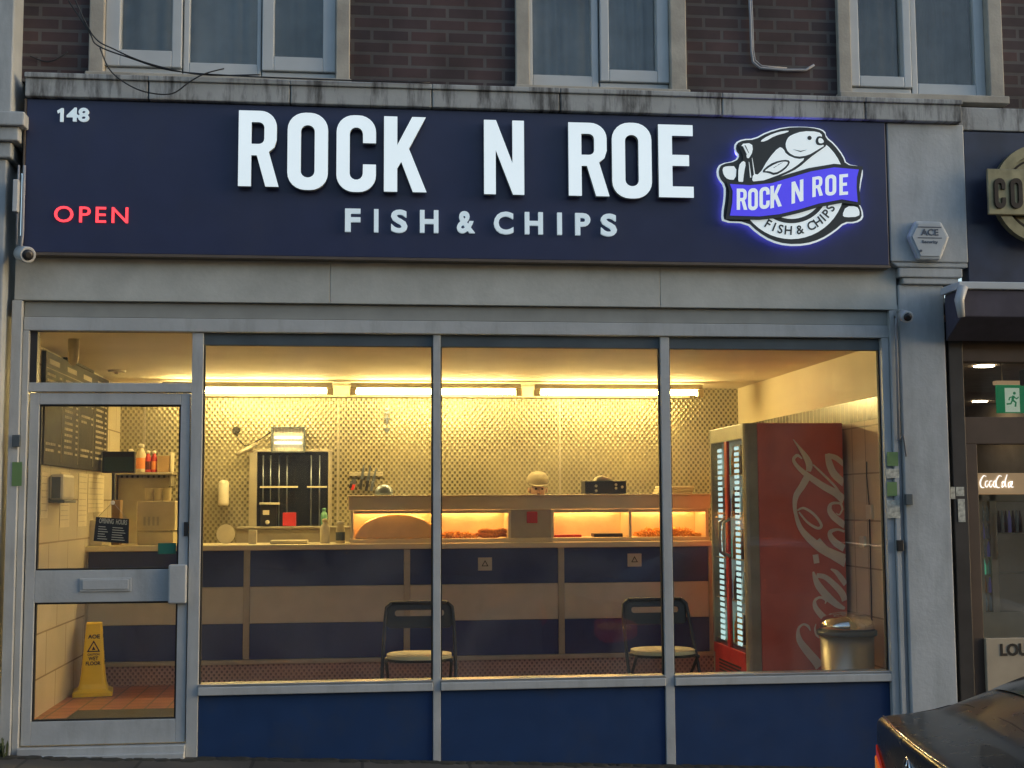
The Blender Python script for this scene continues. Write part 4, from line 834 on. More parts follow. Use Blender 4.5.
# ceiling bits
x, y = onZ(117, 373, CZ-.02); t = MB().lathe((x, y, CZ), [(.07, 0), (.068, -.012), (.05, -.016), (.048, -.012), (.02, -.02), (.018, -.03)], 20).build('ceiling_vent', 'white_plastic', None, 0, 'round white vent on the ceiling above the door area', 'vent')
x, z = at(74, 330, 1.0); MB().lathe((x, 1.0, CZ), [(.035, 0), (.035, -.10), (.03, -.15), (.012, -.17)], 20).build('hanging_lamp', 'cream_plastic', None, 0, 'pale capsule shaped fitting hanging from the ceiling near the menu', 'ceiling fitting')

# floor mat and cone
xA, yA = onZ(60, 716, FZ); xB, yB = onZ(174, 702, FZ)
MB().box(-1.93, -.85, .15, 1.75, FZ+.001, FZ+.016).build('door_mat', 'door_mat', None, .004, 'dark brown mat on the red tiles just inside the door', 'mat')
px_, py_ = -2.0, 2.62
cn = empty('wet_floor_cone', (px_, py_, FZ), 'yellow four sided wet floor cone standing on red tiles behind the door', 'warning cone')
a_ = R(9); ca, sa = math.cos(a_), math.sin(a_)
def cr(x, y, z): return (px_+x*ca-y*sa, py_+x*sa+y*ca, FZ+z)
def ringsq(h, z, r=.25): 
    p = rr(-h, -h, h, h, h*r, 3); return [cr(x, y, z) for x, y in p]
prof = [(a*.86, b*.88) for a, b in [(.165, .002), (.165, .035), (.150, .045), (.128, .055), (.112, .10), (.100, .18), (.072, .52), (.066, .60), (.060, .605), (.055, .60)]]
m = MB(); R0 = [ringsq(h, z, .12 if z < .04 else .3) for h, z in prof]; n = len(R0[0])
m.add([p for r_ in R0 for p in r_], [(i*n+k, i*n+(k+1) % n, (i+1)*n+(k+1) % n, (i+1)*n+k) for i in range(len(R0)-1) for k in range(n)]+[list(range((len(R0)-1)*n, len(R0)*n))])
m.build('cone_body', 'yellow_plastic', cn, .002)
for side in range(4):
    q_ = a_+side*math.pi/2; rv = Vector((math.cos(q_), math.sin(q_), 0)); nv = Vector((math.sin(q_), -math.cos(q_), 0)); tilt = (nv*(-.028)+Vector((0, 0, .34))).normalized()
    m = MB()
    def on(z): return Vector((px_, py_, FZ))+nv*((.100-(z-.18)*.0824)*.86+.0015)+Vector((0, 0, z*.88))
    for s, w_, h_, z in (('AOE', .085, .030, .475), ('CAUTION', .085, .016, .335), ('WET', .070, .028, .295), ('FLOOR', .105, .028, .255)):
        text(m, s, 0, w_, 0, h_, 0, .0015, .03, right=rv, up=tilt, O=on(z)-rv*w_/2)
    O3 = on(.365); tri = [(-.048, 0), (.048, 0), (0, .085)]; tri2 = [(-.034, .008), (.034, .008), (0, .068)]
    place(shape_mesh([tri, tri2], .0015), m, O3, rv, tilt); place(shape_mesh([[(-.012, .014), (.014, .014), (.006, .03), (-.002, .04)]], .0015), m, O3, rv, tilt)
    m.build('cone_lettering', 'black_ink', cn)

# ------------------------------------------------------------ folding chairs
def chair(label):
    t = empty('folding_chair', (0, 0, 0), label, 'chair', 'folding chairs by the window')
    W_ = .222
    f = MB()
    for s in (-1, 1):   # long front-leg tube that becomes the back upright; local -Y is the front
        f.tube([(s*(W_+.012), -.25, .01), (s*(W_+.006), -.02, .42), (s*(W_-.004), .12, .67), (s*(W_-.012), .14, .745), (s*(W_-.045), .146, .775)] , .011, 8)
        f.tube([(s*(W_-.035), .25, .01), (s*(W_-.028), .02, .30), (s*(W_-.022), -.15, .44)], .010, 8)
    f.tube([(-(W_-.045), .146, .775), (W_-.045, .146, .775)], .011, 8).tube([(-(W_-.03), .22, .06), (W_-.03, .22, .06)], .008, 8).tube([(-W_, -.17, .17), (W_, -.17, .17)], .008, 8)
    f.build('chair_frame', 'chair_black', t)
    pl_ = shape_mesh([rr(-(W_-.012), 0, W_-.012, .155, .03), rr(-(W_-.065), .075, W_-.065, .113, .016)], .012)
    place(pl_, MB(), (0, .135, .615), (1, 0, 0), Vector((0, .18, 1)).normalized()).build('backrest', 'chair_black', t)
    s_ = shape_mesh([rr(-(W_-.02), -.2, W_-.02, .17, .17, 10)], .022); place(s_, MB(), (0, -.02, .462), (1, 0, 0), (0, 1, 0)).build('seat', 'chair_seat', t, .006)
    s_ = shape_mesh([rr(-(W_-.012), -.21, W_-.012, .175, .175, 10)], .014); place(s_, MB(), (0, -.02, .443), (1, 0, 0), (0, 1, 0)).build('seat_rim', 'chair_black', t)
    return t
ch = chair('black folding chair with cream seat behind the first window mullion')
x, z = at(419, 640, .75); ch.location = (x, .72, FZ); ch.rotation_euler.z = R(-3)
ch2 = copy_tree(ch); ch2['label'] = 'black folding chair with cream seat behind the mullion nearer the fridge'
x, z = at(660, 640, .75); ch2.location = (x, .72, FZ); ch2.rotation_euler.z = R(2)

# ------------------------------------------------------------ drinks fridge
FY = 1.58; FY1 = FY+.98
fX0, fX1 = at(746, 540, FY)[0], at(845.5, 540, FY)[0]; fT = at(800, 423, FY)[1]
fr = empty('drinks_fridge', ((fX0+fX1)/2, (FY+FY1)/2, FZ), 'tall red drinks fridge with white Coca-Cola script and lit glass doors', 'fridge')
ox = fX0+.10
MB().box(ox, fX1, FY, FY1, FZ+.02, fT).build('fridge_side', 'fridge_red', fr, .006)
# open front cabinet: shell around a lit interior is cut into the front 0.45 m by a silver frame box
m = MB(); 
def corner(z0, z1, y, s):  # rounded silver corner post
    pts = [(fX0, y+s*.06), (fX0, y+s*.03), (fX0+.012, y+s*.010), (fX0+.03, y+s*.0), (ox-.001, y), (ox-.001, y+s*.06)]
    n = len(pts); m.add([(px, py, z0) for px, py in pts]+[(px, py, z1) for px, py in pts], [list(range(n)), list(range(n, 2*n))[::-1]]+[(i, (i+1) % n, n+(i+1) % n, n+i) for i in range(n)])
corner(FZ+.02, fT, FY, 1); corner(FZ+.02, fT, FY1, -1)
m.box(fX0+.002, ox-.001, FY+.061, FY1-.061, fT-.11, fT-.001).build('fridge_frame', 'fridge_silver', fr, .004)
MB().box(ox-.012, ox-.001, FY+.061, FY1-.061, FZ+.33, fT-.111).build('fridge_interior', 'fridge_inner', fr)
ym = (FY+FY1)/2
MB().box(fX0-.004, ox-.02, FY+.061, FY1-.061, FZ+.25, FZ+.325).box(fX0-.004, fX0+.02, ym-.035, ym+.035, FZ+.326, fT-.112).build('door_trim', 'red_trim', fr, .003)
MB().box(fX0+.004, ox-.014, FY+.061, FY1-.061, FZ+.02, FZ+.249).build('fridge_grille', 'red_trim', fr, .003)
g_ = MB()
for k in range(7): g_.box(fX0-.002, fX0+.003, FY+.2, FY1-.2, FZ+.05+k*.025, FZ+.062+k*.025)
g_.build('grille_slats', 'black_plastic', fr)
for y0, y1 in ((FY+.062, ym-.036), (ym+.036, FY1-.062)):
    MB().box(fX0+.006, fX0+.012, y0, y1, FZ+.327, fT-.113).build('fridge_door_glass', 'clear', fr)
    for yy in ((y0+y1)/2-.02,):
        mm = MB()
        z = FZ+.36
        while z < fT-.15: mm.box(fX0+.015, fX0+.020, yy-.03, yy+.022, z, z+.026).box(fX0+.015, fX0+.020, yy+.034, yy+.08, z, z+.026); z += .042
        mm.build('led_strip', 'led_white', fr)
for s in (-1, 1):
    y = ym+s*.055; MB().tube([(fX0+.004, y, 1.05), (fX0-.04, y, 1.08), (fX0-.045, y, 1.2), (fX0-.04, y, 1.30), (fX0+.004, y, 1.33)], .012, 8).build('door_handle', 'fridge_silver', fr)
for k in range(5):
    z = FZ+.36+k*.31; MB().box(fX0+.016, ox-.014, FY+.103, FY1-.103, z, z+.008).build('fridge_shelf', 'steel', fr)
# bottles inside (small, thin row just behind the doors)
bm_ = ['cola_drink', 'orange_drink', 'green_drink', 'clear_drink', 'cola_drink', 'purple_drink']
for k in range(5):
    for j in range(8):
        y = FY+.13+j*.098
        if abs(y-ym) < .045: continue
        mt = bm_[(k*3+j//2) % 6]; z = FZ+.369+k*.31
        MB().lathe((fX0+.046, y, z), [(.022, 0), (.024, .01), (.024, .13), (.010, .18), (.010, .215)], 10).build('drink_bottle', mt, None, 0, 'small drink bottle standing in the red fridge behind its glass doors', 'bottle', 'drink bottles in the red fridge')
# script on the side, traced as tapering brush strokes
SCOUNT = [0]
def stroke(mb, pts, ws, Y, tr, n=8):
    V = [Vector(tr(*p)) for p in pts]; out = []; wd = []
    for i in range(len(V)-1):
        a, b, c, d = V[max(i-1, 0)], V[i], V[i+1], V[min(i+2, len(V)-1)]
        for k in range(n):
            t = k/n; out.append(.5*((2*b)+(c-a)*t+(2*a-5*b+4*c-d)*t*t+(3*b-a-3*c+d)*t**3)); wd.append(ws[i]*(1-t)+ws[i+1]*t)
    out.append(V[-1]); wd.append(ws[-1]); L = []; Rr = []
    for i, p in enumerate(out):
        d = (out[min(i+1, len(out)-1)]-out[max(i-1, 0)]).normalized(); nn = Vector((-d.y, d.x)); L.append(p+nn*wd[i]/2); Rr.append(p-nn*wd[i]/2)
    SCOUNT[0] += 1
    if abs(Y-(FY-.002)) < 1e-6:
        for p in L+Rr: p.x = min(p.x, fX1-.004)
    y = Y-.0008*(SCOUNT[0] % 14)
    mb.add([(p.x, y, p.y) for p in L]+[(p.x, y, p.y) for p in Rr], [(i, i+1, len(L)+i+1, len(L)+i) for i in range(len(L)-1)])
def Ta(x, y): return at(785+x/5.908, 430+y/5.908, FY)
def Tb(x, y): return at(785+x/5.91, 550+y/5.91, FY)
sc = MB(); SS = .00118   # metres per drawing unit
def S(tr, pts, ws): stroke(sc, pts, [w_*SS*1.22 for w_ in ws], FY-.002, tr)
S(Tb, [(150, 478), (135, 450), (105, 440), (78, 470), (84, 530), (125, 590), (180, 655), (205, 690)], [4, 14, 10, 14, 30, 40, 44, 48])
S(Tb, [(182, 436), (176, 468), (185, 500), (203, 520)], [3, 10, 12, 6])
S(Tb, [(235, 318), (240, 295), (205, 280), (175, 300), (180, 340), (215, 385), (250, 415)], [3, 14, 12, 14, 26, 32, 34])
S(Tb, [(165, 128), (178, 170), (200, 215), (250, 275), (310, 325), (352, 345)], [8, 26, 36, 40, 30, 12])
S(Tb, [(185, 150), (235, 160), (290, 205), (335, 255), (352, 300)], [22, 26, 30, 34, 30])
S(Tb, [(268, 112), (300, 130), (330, 165), (358, 205)], [6, 22, 28, 26])
S(Tb, [(165, 55), (198, 50)], [44, 44])
S(Tb, [(190, -60), (230, -10), (280, 30), (330, 60), (360, 78)], [30, 36, 42, 44, 46])
S(Ta, [(128, 280), (100, 330), (65, 385), (55, 440), (62, 500), (90, 580), (150, 650), (230, 710), (350, 765)], [36, 34, 30, 22, 18, 26, 38, 46, 52])
S(Ta, [(70, 475), (110, 462), (170, 500), (212, 560), (190, 580), (130, 545), (80, 485)], [8, 12, 14, 14, 14, 12, 8])
S(Ta, [(98, 170), (70, 150), (48, 175), (70, 215), (130, 268), (220, 330), (300, 375), (350, 420)], [6, 16, 16, 20, 28, 34, 38, 42])
S(Ta, [(45, 55), (85, 110), (120, 160), (140, 205), (135, 245)], [3, 16, 30, 36, 24])
S(Ta, [(162, 205), (220, 260), (290, 330), (325, 380)], [8, 12, 12, 10])
S(Ta, [(250, 140), (262, 200), (290, 260), (352, 318)], [26, 36, 38, 36])
S(Ta, [(250, 150), (300, 165), (350, 205)], [22, 28, 26])
S(Ta, [(340, 470), (325, 435), (275, 435), (262, 470), (285, 510), (340, 555), (352, 562)], [10, 12, 14, 26, 34, 34, 34])
S(Ta, [(340, 465), (320, 500), (300, 490)], [10, 8, 4])
S(Ta, [(350, 600), (310, 588), (268, 600), (268, 630), (300, 668), (350, 700)], [12, 12, 20, 28, 36, 36])
sc.build('script_lettering', 'script_white', fr)

# steel bin
bx, by = at(847, 640, 1.0)[0], 1.0; br_ = .178
bn = empty('steel_bin', (bx, by, FZ), 'round stainless bin with a domed swing lid in front of the fridge', 'bin')
zt = at(847, 630, 1.0)[1]
MB().lathe((bx, by, FZ), [(br_*.92, 0), (br_*.95, .02), (br_, zt-FZ-.03)], 36).build('bin_body', 'bin_steel', bn)
MB().lathe((bx, by, zt-.032), [(br_*1.10, 0), (br_*1.12, .008), (br_*1.12, .03), (br_*1.08, .034)], 36).build('bin_rim', 'shutter_dark', bn)
MB().lathe((bx, by, zt), [(br_*1.04, 0), (br_*1.0, .05), (br_*.86, .085), (br_*.6, .108), (br_*.3, .118), (.01, .121)], 36).build('bin_lid', 'chrome', bn)
# socket and cord on right wall
y_, z_ = onX(871, 512, WR); t = empty('wall_switch', (WR, y_, z_), 'white switch with a thin cord on the cream tiled wall by the fridge', 'switch')
MB().box(WR-.02, WR-.001, y_-.05, y_+.05, z_-.05, z_+.05).build('switch_plate', 'white_plastic', t, .004)
MB().tube([(WR-.012, y_, z_+.05), (WR-.012, y_+.03, z_+.25), (WR-.012, y_+.02, z_+.35)], .004, 6).tube([(WR-.012, y_, z_-.05), (WR-.012, y_+.01, z_-.6), (WR-.012, y_+.02, z_-.95)], .005, 6).build('cord', 'cable', t)
MB().box(WR-.02, WR-.001, y_+.1, y_+.19, z_-.25, z_-.17).build('socket_plate', 'white_plastic', t, .004)
q = rect(846, 420, 858, 600, 2.6); MB().box(WR-.10, WR-.01, 2.2, 2.6, FZ, onX(850, 433, WR-.05)[1]).build('fridge_shadow_panel', 'shutter_dark', None, .004, 'dark upright panel standing between the red fridge and the tiled wall', 'panel')  # dark slab added in place of the fridge's shadow on the wall

# ------------------------------------------------------------ person behind the counter
pX, pY = at(537, 500, 3.86)[0], 3.86
headc = Vector((pX, pY-.06, at(537, 489, pY-.06)[1]))
H0 = headc.z
ps = empty('person', (pX, pY, FZ), 'person in pale cap and white top behind the hot cabinet, head bent down', 'person')
def skin(name, verts, edgs, rad, m, parent, sub=2, rooti=0):
    off = root_loc(parent); me = bpy.data.meshes.new(name); me.from_pydata([tuple(Vector(v)-off) for v in verts], edgs, []); me.materials.append(MATS[m])
    o = bpy.data.objects.new(name, me); col.objects.link(o); o.parent = parent
    o.modifiers.new('skin', 'SKIN'); s = me.skin_vertices[0].data if me.skin_vertices else None
    if s is None:
        bm = bmesh.new(); bm.from_mesh(me); ly = bm.verts.layers.skin.verify(); bm.to_mesh(me); bm.free(); s = me.skin_vertices[0].data
    for i, r_ in enumerate(rad): s[i].radius = r_ if isinstance(r_, tuple) else (r_, r_); s[i].use_root = (i == rooti)
    sb_ = o.modifiers.new('sub', 'SUBSURF'); sb_.levels = sub; sb_.render_levels = sub
    dg = bpy.context.evaluated_depsgraph_get(); ev = o.evaluated_get(dg); me2 = bpy.data.meshes.new_from_object(ev); o.modifiers.clear(); o.data = me2
    for p in me2.polygons: p.use_smooth = True
    if not me2.materials: me2.materials.append(MATS[m])
    return o
hz = H0-.14     # base of the neck
V = [(pX, pY+.03, .92), (pX, pY+.03, 1.08), (pX, pY+.02, 1.25), (pX, pY, hz-.05), (pX, pY-.02, hz+.03), (pX, pY-.05, H0-.03), (pX, pY-.06, H0+.04)]
E_ = [(0, 1), (1, 2), (2, 3), (3, 4), (4, 5), (5, 6)]; Rr_ = [(.15, .11), (.14, .10), (.16, .11), (.13, .09), .055, (.072, .085), (.075, .09)]
for s in (-1, 1):
    b0 = len(V); V += [(pX+s*.19, pY+.01, hz-.08), (pX+s*.25, pY-.02, 1.22), (pX+s*.2, pY-.19, 1.12), (pX+s*.15, pY-.25, 1.12)]; E_ += [(3, b0), (b0, b0+1), (b0+1, b0+2), (b0+2, b0+3)]; Rr_ += [.058, .046, .034, .030]
    for k in range(5):
        sp = (-.036+.018*k); f0 = len(V)
        if k < 4: V += [(pX+s*.15+sp, pY-.31, 1.125), (pX+s*.15+sp, pY-.34-.004*(k % 3), 1.11)]
        else: V += [(pX+s*.10, pY-.27, 1.115), (pX+s*.09, pY-.30, 1.105)]
        E_ += [(b0+3, f0), (f0, f0+1)]; Rr_ += [.010, .008]
    l0 = len(V); V += [(pX+s*.09, pY+.03, .86), (pX+s*.10, pY, .50), (pX+s*.10, pY+.03, .13), (pX+s*.10, pY-.09, .085)]; E_ += [(0, l0), (l0, l0+1), (l0+1, l0+2), (l0+2, l0+3)]; Rr_ += [.085, .06, .042, .034]
body = skin('body', V, E_, Rr_, 'skin', ps)
# clothing and hair follow the body
V = [(pX, pY+.03, .88), (pX, pY+.03, 1.08), (pX, pY+.02, 1.25), (pX, pY, hz-.05)]; E_ = [(0, 1), (1, 2), (2, 3)]; Rr_ = [(.175, .135), (.165, .125), (.185, .135), (.145, .10)]
for s in (-1, 1): b0 = len(V); V += [(pX+s*.19, pY+.01, hz-.08), (pX+s*.245, pY-.01, 1.27)]; E_ += [(3, b0), (b0, b0+1)]; Rr_ += [.075, .065]
skin('shirt', V, E_, Rr_, 'shirt_white', ps)
V = [(pX, pY+.03, .93)]; E_ = []; Rr_ = [(.16, .12)]
for s in (-1, 1): l0 = len(V); V += [(pX+s*.09, pY+.03, .84), (pX+s*.10, pY, .50), (pX+s*.10, pY+.03, .14)]; E_ += [(0, l0), (l0, l0+1), (l0+1, l0+2)]; Rr_ += [.10, .075, .058]
skin('trousers', V, E_, Rr_, 'trousers', ps)
MB().lathe((pX, pY-.055, H0+.045), [(.092, 0), (.098, .02), (.092, .06), (.065, .095), (.02, .11)], 24, (0, -.25, 1)).lathe((pX, pY-.10, H0+.045), [(.085, 0), (.085, .008)], 20, (0, -.35, 1)).build('cap', 'cap_cloth', ps)
f = MB(); f.use('black_ink')
for s in (-1, 1): f.lathe((pX+s*.028, pY-.148, H0+.0), [(.010, 0), (.007, .006)], 10, (0, -1, 0)); f.tube([(pX+s*.042, pY-.146, H0+.02), (pX+s*.016, pY-.152, H0+.022)], .004, 6)
f.use('skin'); f.tube([(pX, pY-.145, H0+.005), (pX, pY-.168, H0-.030), (pX, pY-.148, H0-.038)], [.008, .013, .006], 8)
for s in (-1, 1): f.lathe((pX+s*.078, pY-.055, H0-.01), [(.022, -.006), (.024, .0), (.018, .008)], 12, (s, 0, 0))
f.use('red_plastic'); f.tube([(pX-.022, pY-.143, H0-.062), (pX, pY-.150, H0-.064), (pX+.022, pY-.143, H0-.062)], .004, 6)
f.build('face', 'skin', ps)
x, z = at(532, 517, HY+.03); MB().box(x-.045, x+.045, HY+.018, HY+.029, z-.05, z+.045).build('red_sign', 'red_plastic', None, .012, 'small dark red plaque hanging on the plain steel panel of the cabinet', 'plaque')

# ------------------------------------------------------------ neighbour on the right
nb = empty('neighbour_shop', (5, 0, 0), 'dark fronted shop at the right edge with a brown post and warm lit interior', 'building')
nx0 = at(951.5, 500)[0]; NZ = -.5
MB().box(nx0+.001, at(966, 500)[0], -.03, .2, NZ, 2.55).build('frame_post', 'neighbour_dark', nb, .004)
a0 = at(966, 500)[0]+.001
fx = at(967, 390)[0]; f2 = at(979, 500)[0]
tz1, tz0 = at(995, 362)[1], at(995, 417)[1]; gz1 = at(1000, 444)[1]; gz0 = at(1000, 608)[1]
m = MB().box(a0, 7.5, 0, .1, tz1, 2.62).box(a0, 7.5, 0, .1, gz1, tz0).box(a0, f2, 0, .1, NZ, gz1).box(7.0, 7.5, 0, .1, tz0, tz1)
m.build('shop_frame', 'neighbour_wood', nb, .004)
MB().box(a0, 7.0, .04, .046, tz0, tz1).box(f2, 7.0, .04, .046, NZ, gz1).build('glass_pane', 'glass', nb)
MB().box(7.0, 7.1, 0, .1, NZ, gz1).build('shop_frame', 'neighbour_wood', nb)
fzn = -.05
MB().box(WR+.14, 7.5, 8.5, 8.6, NZ, 3.0).box(WR+.101, WR+.14, .21, 8.5, NZ, 3.0).box(7.5, 7.6, .1, 8.5, NZ, 3.0).build('inner_wall', 'neighbour_wall', nb)
cn_ = 2.62; MB().box(WR+.14, 7.5, .1, 8.5, cn_, cn_+.1).build('inner_ceiling', 'neighbour_wall', nb)
MB().box(WR+.14, 7.5, .1, 8.5, NZ, fzn).build('inner_floor', 'quarry_tiles', nb)
MB().box(q[0]*0+at(966, 200, -.1)[0], 7.6, -.10, .0, 2.72, lz0-.04).build('fascia_board', 'neighbour_navy', nb, .003)
MB().box(at(952, 300)[0]+.02, 7.6, -.02, .2, 2.6201, 2.7199).build('lintel', 'neighbour_dark', nb)
# awning cassette and cloth
AB = at(958, 284, -.35)
MB().box(AB[0], 7.6, -.36, -.11, AB[1]-.03, AB[1]+.015).build('awning_rail', 'white_upvc', nb, .006)
MB().hexa([(AB[0]+.02, -.34, AB[1]-.19), (7.6, -.34, AB[1]-.19), (7.6, -.12, AB[1]-.31), (AB[0]+.02, -.12, AB[1]-.31)], [(AB[0]+.02, -.34, AB[1]-.031), (7.6, -.34, AB[1]-.031), (7.6, -.12, AB[1]-.031), (AB[0]+.02, -.12, AB[1]-.031)]).build('awning_cloth', 'awning_cloth', nb, .006)
MB().tube([(AB[0]+.02, -.37, AB[1]-.02), (AB[0]-.01, -.38, AB[1]-.10), (AB[0]-.0, -.38, AB[1]-.2)], [.03, .028, .02], 10).build('awning_arm', 'cctv_grey', nb)
# round gold sign
GX, GZ = at(1042, 194, -.2); gr = abs(at(1042-48, 194, -.2)[0]-GX)
gs = empty('round_gold_sign', (GX, -.2, GZ-gr), 'round gold sign with dark letters CO on the navy fascia', 'sign')
place(shape_mesh([circ(0, 0, gr, 48), circ(0, 0, gr*.80, 48)], .05), MB(), (GX, -.18, GZ)).build('sign_ring', 'gold', gs, .004)
place(shape_mesh([circ(0, 0, gr*.79, 48)], .03), MB(), (GX, -.16, GZ)).build('sign_disc', 'gold', gs)
place(shape_mesh([circ(0, 0, gr*.74, 48), circ(0, 0, gr*.70, 48)], .004), MB(), (GX, -.177, GZ)).build('sign_inner_ring', 'black_ink', gs)
b0 = rect(989, 169, 1095, 215, -.24); MB().rbox(b0, -.225, -.206).build('sign_bar', 'gold', gs, .006)
m = MB()
for ch_, x0, x1 in (('C', 995, 1006), ('O', 1011, 1023)):
    c4 = rect(x0, 178, x1, 208, -.24); wu, loops = GLYPH[ch_]; place(shape_mesh([[(x/wu*(c4[1]-c4[0]), y*(c4[3]-c4[2])) for x, y in lp] for lp in loops], .012), m, (c4[0], -.232, c4[2]))
m.build('sign_lettering', 'black_ink', gs)
# downlights
for k, (x, y) in enumerate(((984, 365.5), (980, 401))):
    X, Y = onZ(x, y, cn_); o = MB().lathe((X, Y, cn_-.002), [(.085, 0), (.085, -.008)], 24).build('downlight', 'downlight_glow', None, 0, ['round ceiling light nearest the window in the neighbouring shop', 'round ceiling light further back in the neighbouring shop'][k], 'ceiling light', 'ceiling lights of the neighbouring shop')
    pass
e4 = rect(997, 385, 1042, 413, 1.5)
ex = empty('exit_sign', ((e4[0]+e4[1])/2, 1.5, e4[2]), 'green hanging exit sign with a running figure in the neighbouring shop', 'sign')
MB().rbox(e4, 1.5, 1.52).build('sign_panel', 'exit_green', ex); MB().box(e4[0]-.01, e4[1]+.01, 1.48, 1.54, e4[3]+.001, e4[3]+.03).build('sign_housing', 'header_glow', ex, .004)
r4 = rect(1005, 388, 1019.5, 412, 1.5); MB().rbox(r4, 1.4975, 1.4995).build('sign_window', 'exit_white', ex)
rx, rz, u_ = (r4[0]+r4[1])/2, (r4[2]+r4[3])/2, .055
m = MB()
def lmb(pts, w_): m.tube([(rx+a*u_, 1.4965, rz+b*u_) for a, b in pts], w_, 5)
lmb([(.15, .55), (0, 0)], .011); lmb([(0, 0), (.45, -.35), (.35, -.9)], .007); lmb([(0, 0), (-.25, -.5), (-.85, -.55)], .007); lmb([(.12, .45), (.6, .15), (.85, .4)], .005); lmb([(.1, .45), (-.4, .3), (-.5, -.05)], .005); m.lathe((rx+.3*u_, 1.499, rz+.9*u_), [(.011, 0), (.011, .004)], 10, (0, -1, 0))
m.build('running_figure', 'exit_green', ex)
for xx in (e4[0]+.05, e4[1]-.05): MB().tube([(xx, 1.51, e4[3]+.03), (xx, 1.51, cn_)], .003, 5).build('hanging_wire', 'steel', ex)
MB().box(at(1019, 378, .5)[0], at(1030, 378, .5)[0], .42, .5, at(1022, 386, .5)[1], at(1022, 370, .5)[1]).build('ceiling_camera', 'black_plastic', None, .01, 'small black camera under the ceiling of the neighbouring shop', 'security camera')
# neighbour fridge
NFY = 2.2; c4 = rect(978, 473, 1040, 494, NFY); nf0 = c4[0]; nf1 = c4[1]
bt = at(1000, 612, NFY)[1]
nf = empty('drinks_cooler', ((nf0+nf1)/2, NFY, fzn), 'drinks cooler with a lit Coca-Cola header in the neighbouring shop', 'fridge')
MB().box(nf0, nf1, NFY+.05, NFY+.7, fzn, c4[2]-.001).build('cooler_body', 'cream_plastic', nf, .004); MB().box(nf0, nf1, NFY, NFY+.7, c4[2], c4[3]).build('cooler_header', 'header_glow', nf, .004)
m = MB()
def T0(x, y): return at(x, y, NFY)
def S2(pts, ws): stroke(m, pts, [w_*.0066 for w_ in ws], NFY-.002, T0)
for ox_ in (0, 15.5):
    S2([(986.5+ox_-.5, 476.5), (983+ox_, 476), (980+ox_, 482), (981+ox_, 487), (984+ox_, 487.5)], [.6, 1.3, 2, 1.6, .8])
for x in (985.5, 989.5, 993.5): S2([(x+2.2, 481), (x, 481.5), (x-.5, 485.5), (x+1.2, 487), (x+2.5, 484)], [.8, 1.3, 1.6, 1.2, .8])
S2([(1002, 482), (1001.5, 487), (1004, 485), (1003, 481.5), (1001.5, 483)], [1, 1.4, 1.2, 1.2, 1]); S2([(1006.5, 474.5), (1004.5, 482), (1005.5, 487.5)], [1, 1.8, 1]); S2([(1010.5, 481.5), (1008, 483), (1008, 487), (1010.5, 485), (1011.3, 481.5), (1010.5, 486.5), (1013, 487)], [1, 1.5, 1.6, 1.1, 1.4, 1.5, .8])
m.build('script_lettering', 'script_lit', nf)
ga, gb_ = at(991.5, 560, NFY)[0], at(996, 560, NFY)[0]
for (a, b) in ((nf0+.03, ga), (gb_+.02, nf1-.03)):
    MB().box(a, b, NFY+.046, NFY+.0495, bt, c4[2]-.06).build('cooler_recess', 'cooler_back', nf); MB().box(a, b, NFY+.006, NFY+.010, bt, c4[2]-.06).build('cooler_glass', 'clear', nf)
MB().box(ga, gb_+.02, NFY, NFY+.046, bt, c4[2]-.002).box(nf0, nf0+.029, NFY, NFY+.046, bt, c4[2]-.002).box(nf1-.029, nf1, NFY, NFY+.046, bt, c4[2]-.002).box(nf0, nf1, NFY, NFY+.046, c4[2]-.055, c4[2]-.003).box(nf0, nf1, NFY, NFY+.046, fzn, bt-.001).build('cooler_frame', 'cream_plastic', nf, .003)
MB().tube([(gb_-.0, NFY-.02, 1.0), (gb_-.0, NFY-.02, 1.35)], .01, 8).build('cooler_handle', 'steel', nf)
cols = ['clear_drink', 'orange_drink', 'green_drink', 'clear_drink', 'purple_drink', 'clear_drink', 'purple_drink', 'clear_drink']
H_ = c4[2]-.08-bt
for k in range(6):
    for j in range(2 if k else 2):
        x = at(983.5+j*5, 500, NFY)[0]; z = bt+.01+H_*k/6
        MB().lathe((x, NFY+.028, z), [(.013, 0), (.015, .01), (.015, H_/6*.5), (.006, H_/6*.72), (.006, H_/6*.85)], 8).build('drink_bottle', cols[(k+j*3) % 8], None, 0, 'small bright drink bottle behind the left door of the neighbouring cooler', 'bottle', 'drink bottles in the neighbouring cooler')
for k in range(7):
    x = at(1000+k*3.6, 512, NFY)[0]; MB().lathe((x, NFY+.028, c4[2]-.30), [(.013, 0), (.015, .01), (.015, .10), (.006, .15), (.006, .17)], 8).build('drink_bottle', ['cola_drink', 'clear_drink', 'cola_drink', 'purple_drink'][k % 4], None, 0, 'dark drink bottle on the top shelf behind the wide door of the neighbouring cooler', 'bottle', 'drink bottles in the wide cooler door')
m = MB()
for z in (c4[2]-.31, c4[2]-.62, c4[2]-.93): m.box(gb_+.03, nf1-.03, NFY+.012, NFY+.045, z, z+.008)
m.build('cooler_shelf', 'steel_dull', nf)
b4 = rect(986, 637.5, 1075, 700, -.02)
nbd = empty('lounge_board', (b4[0], -.02, b4[2]), 'pale board with dark letters LOU standing below the neighbouring window', 'sign')
MB().box(b4[0], b4[1], -.03, -.001, -.35, b4[3]).build('board_panel', 'neighbour_board', nbd, .004)
l4 = rect(1001, 643.5, 1029, 656, -.04); text(MB(), 'LOU', l4[0], l4[1], l4[2], l4[3], -.032, .003, .035).build('board_lettering', 'black_ink', nbd)
NS = 'small notices on the neighbouring post'
stk(950.5, 487, 955, 499, -.033, 'sticker_pale', 'door_notice', 'tiny pale sticker at the left of the notices on the brown post', 'sticker', .002, NS)
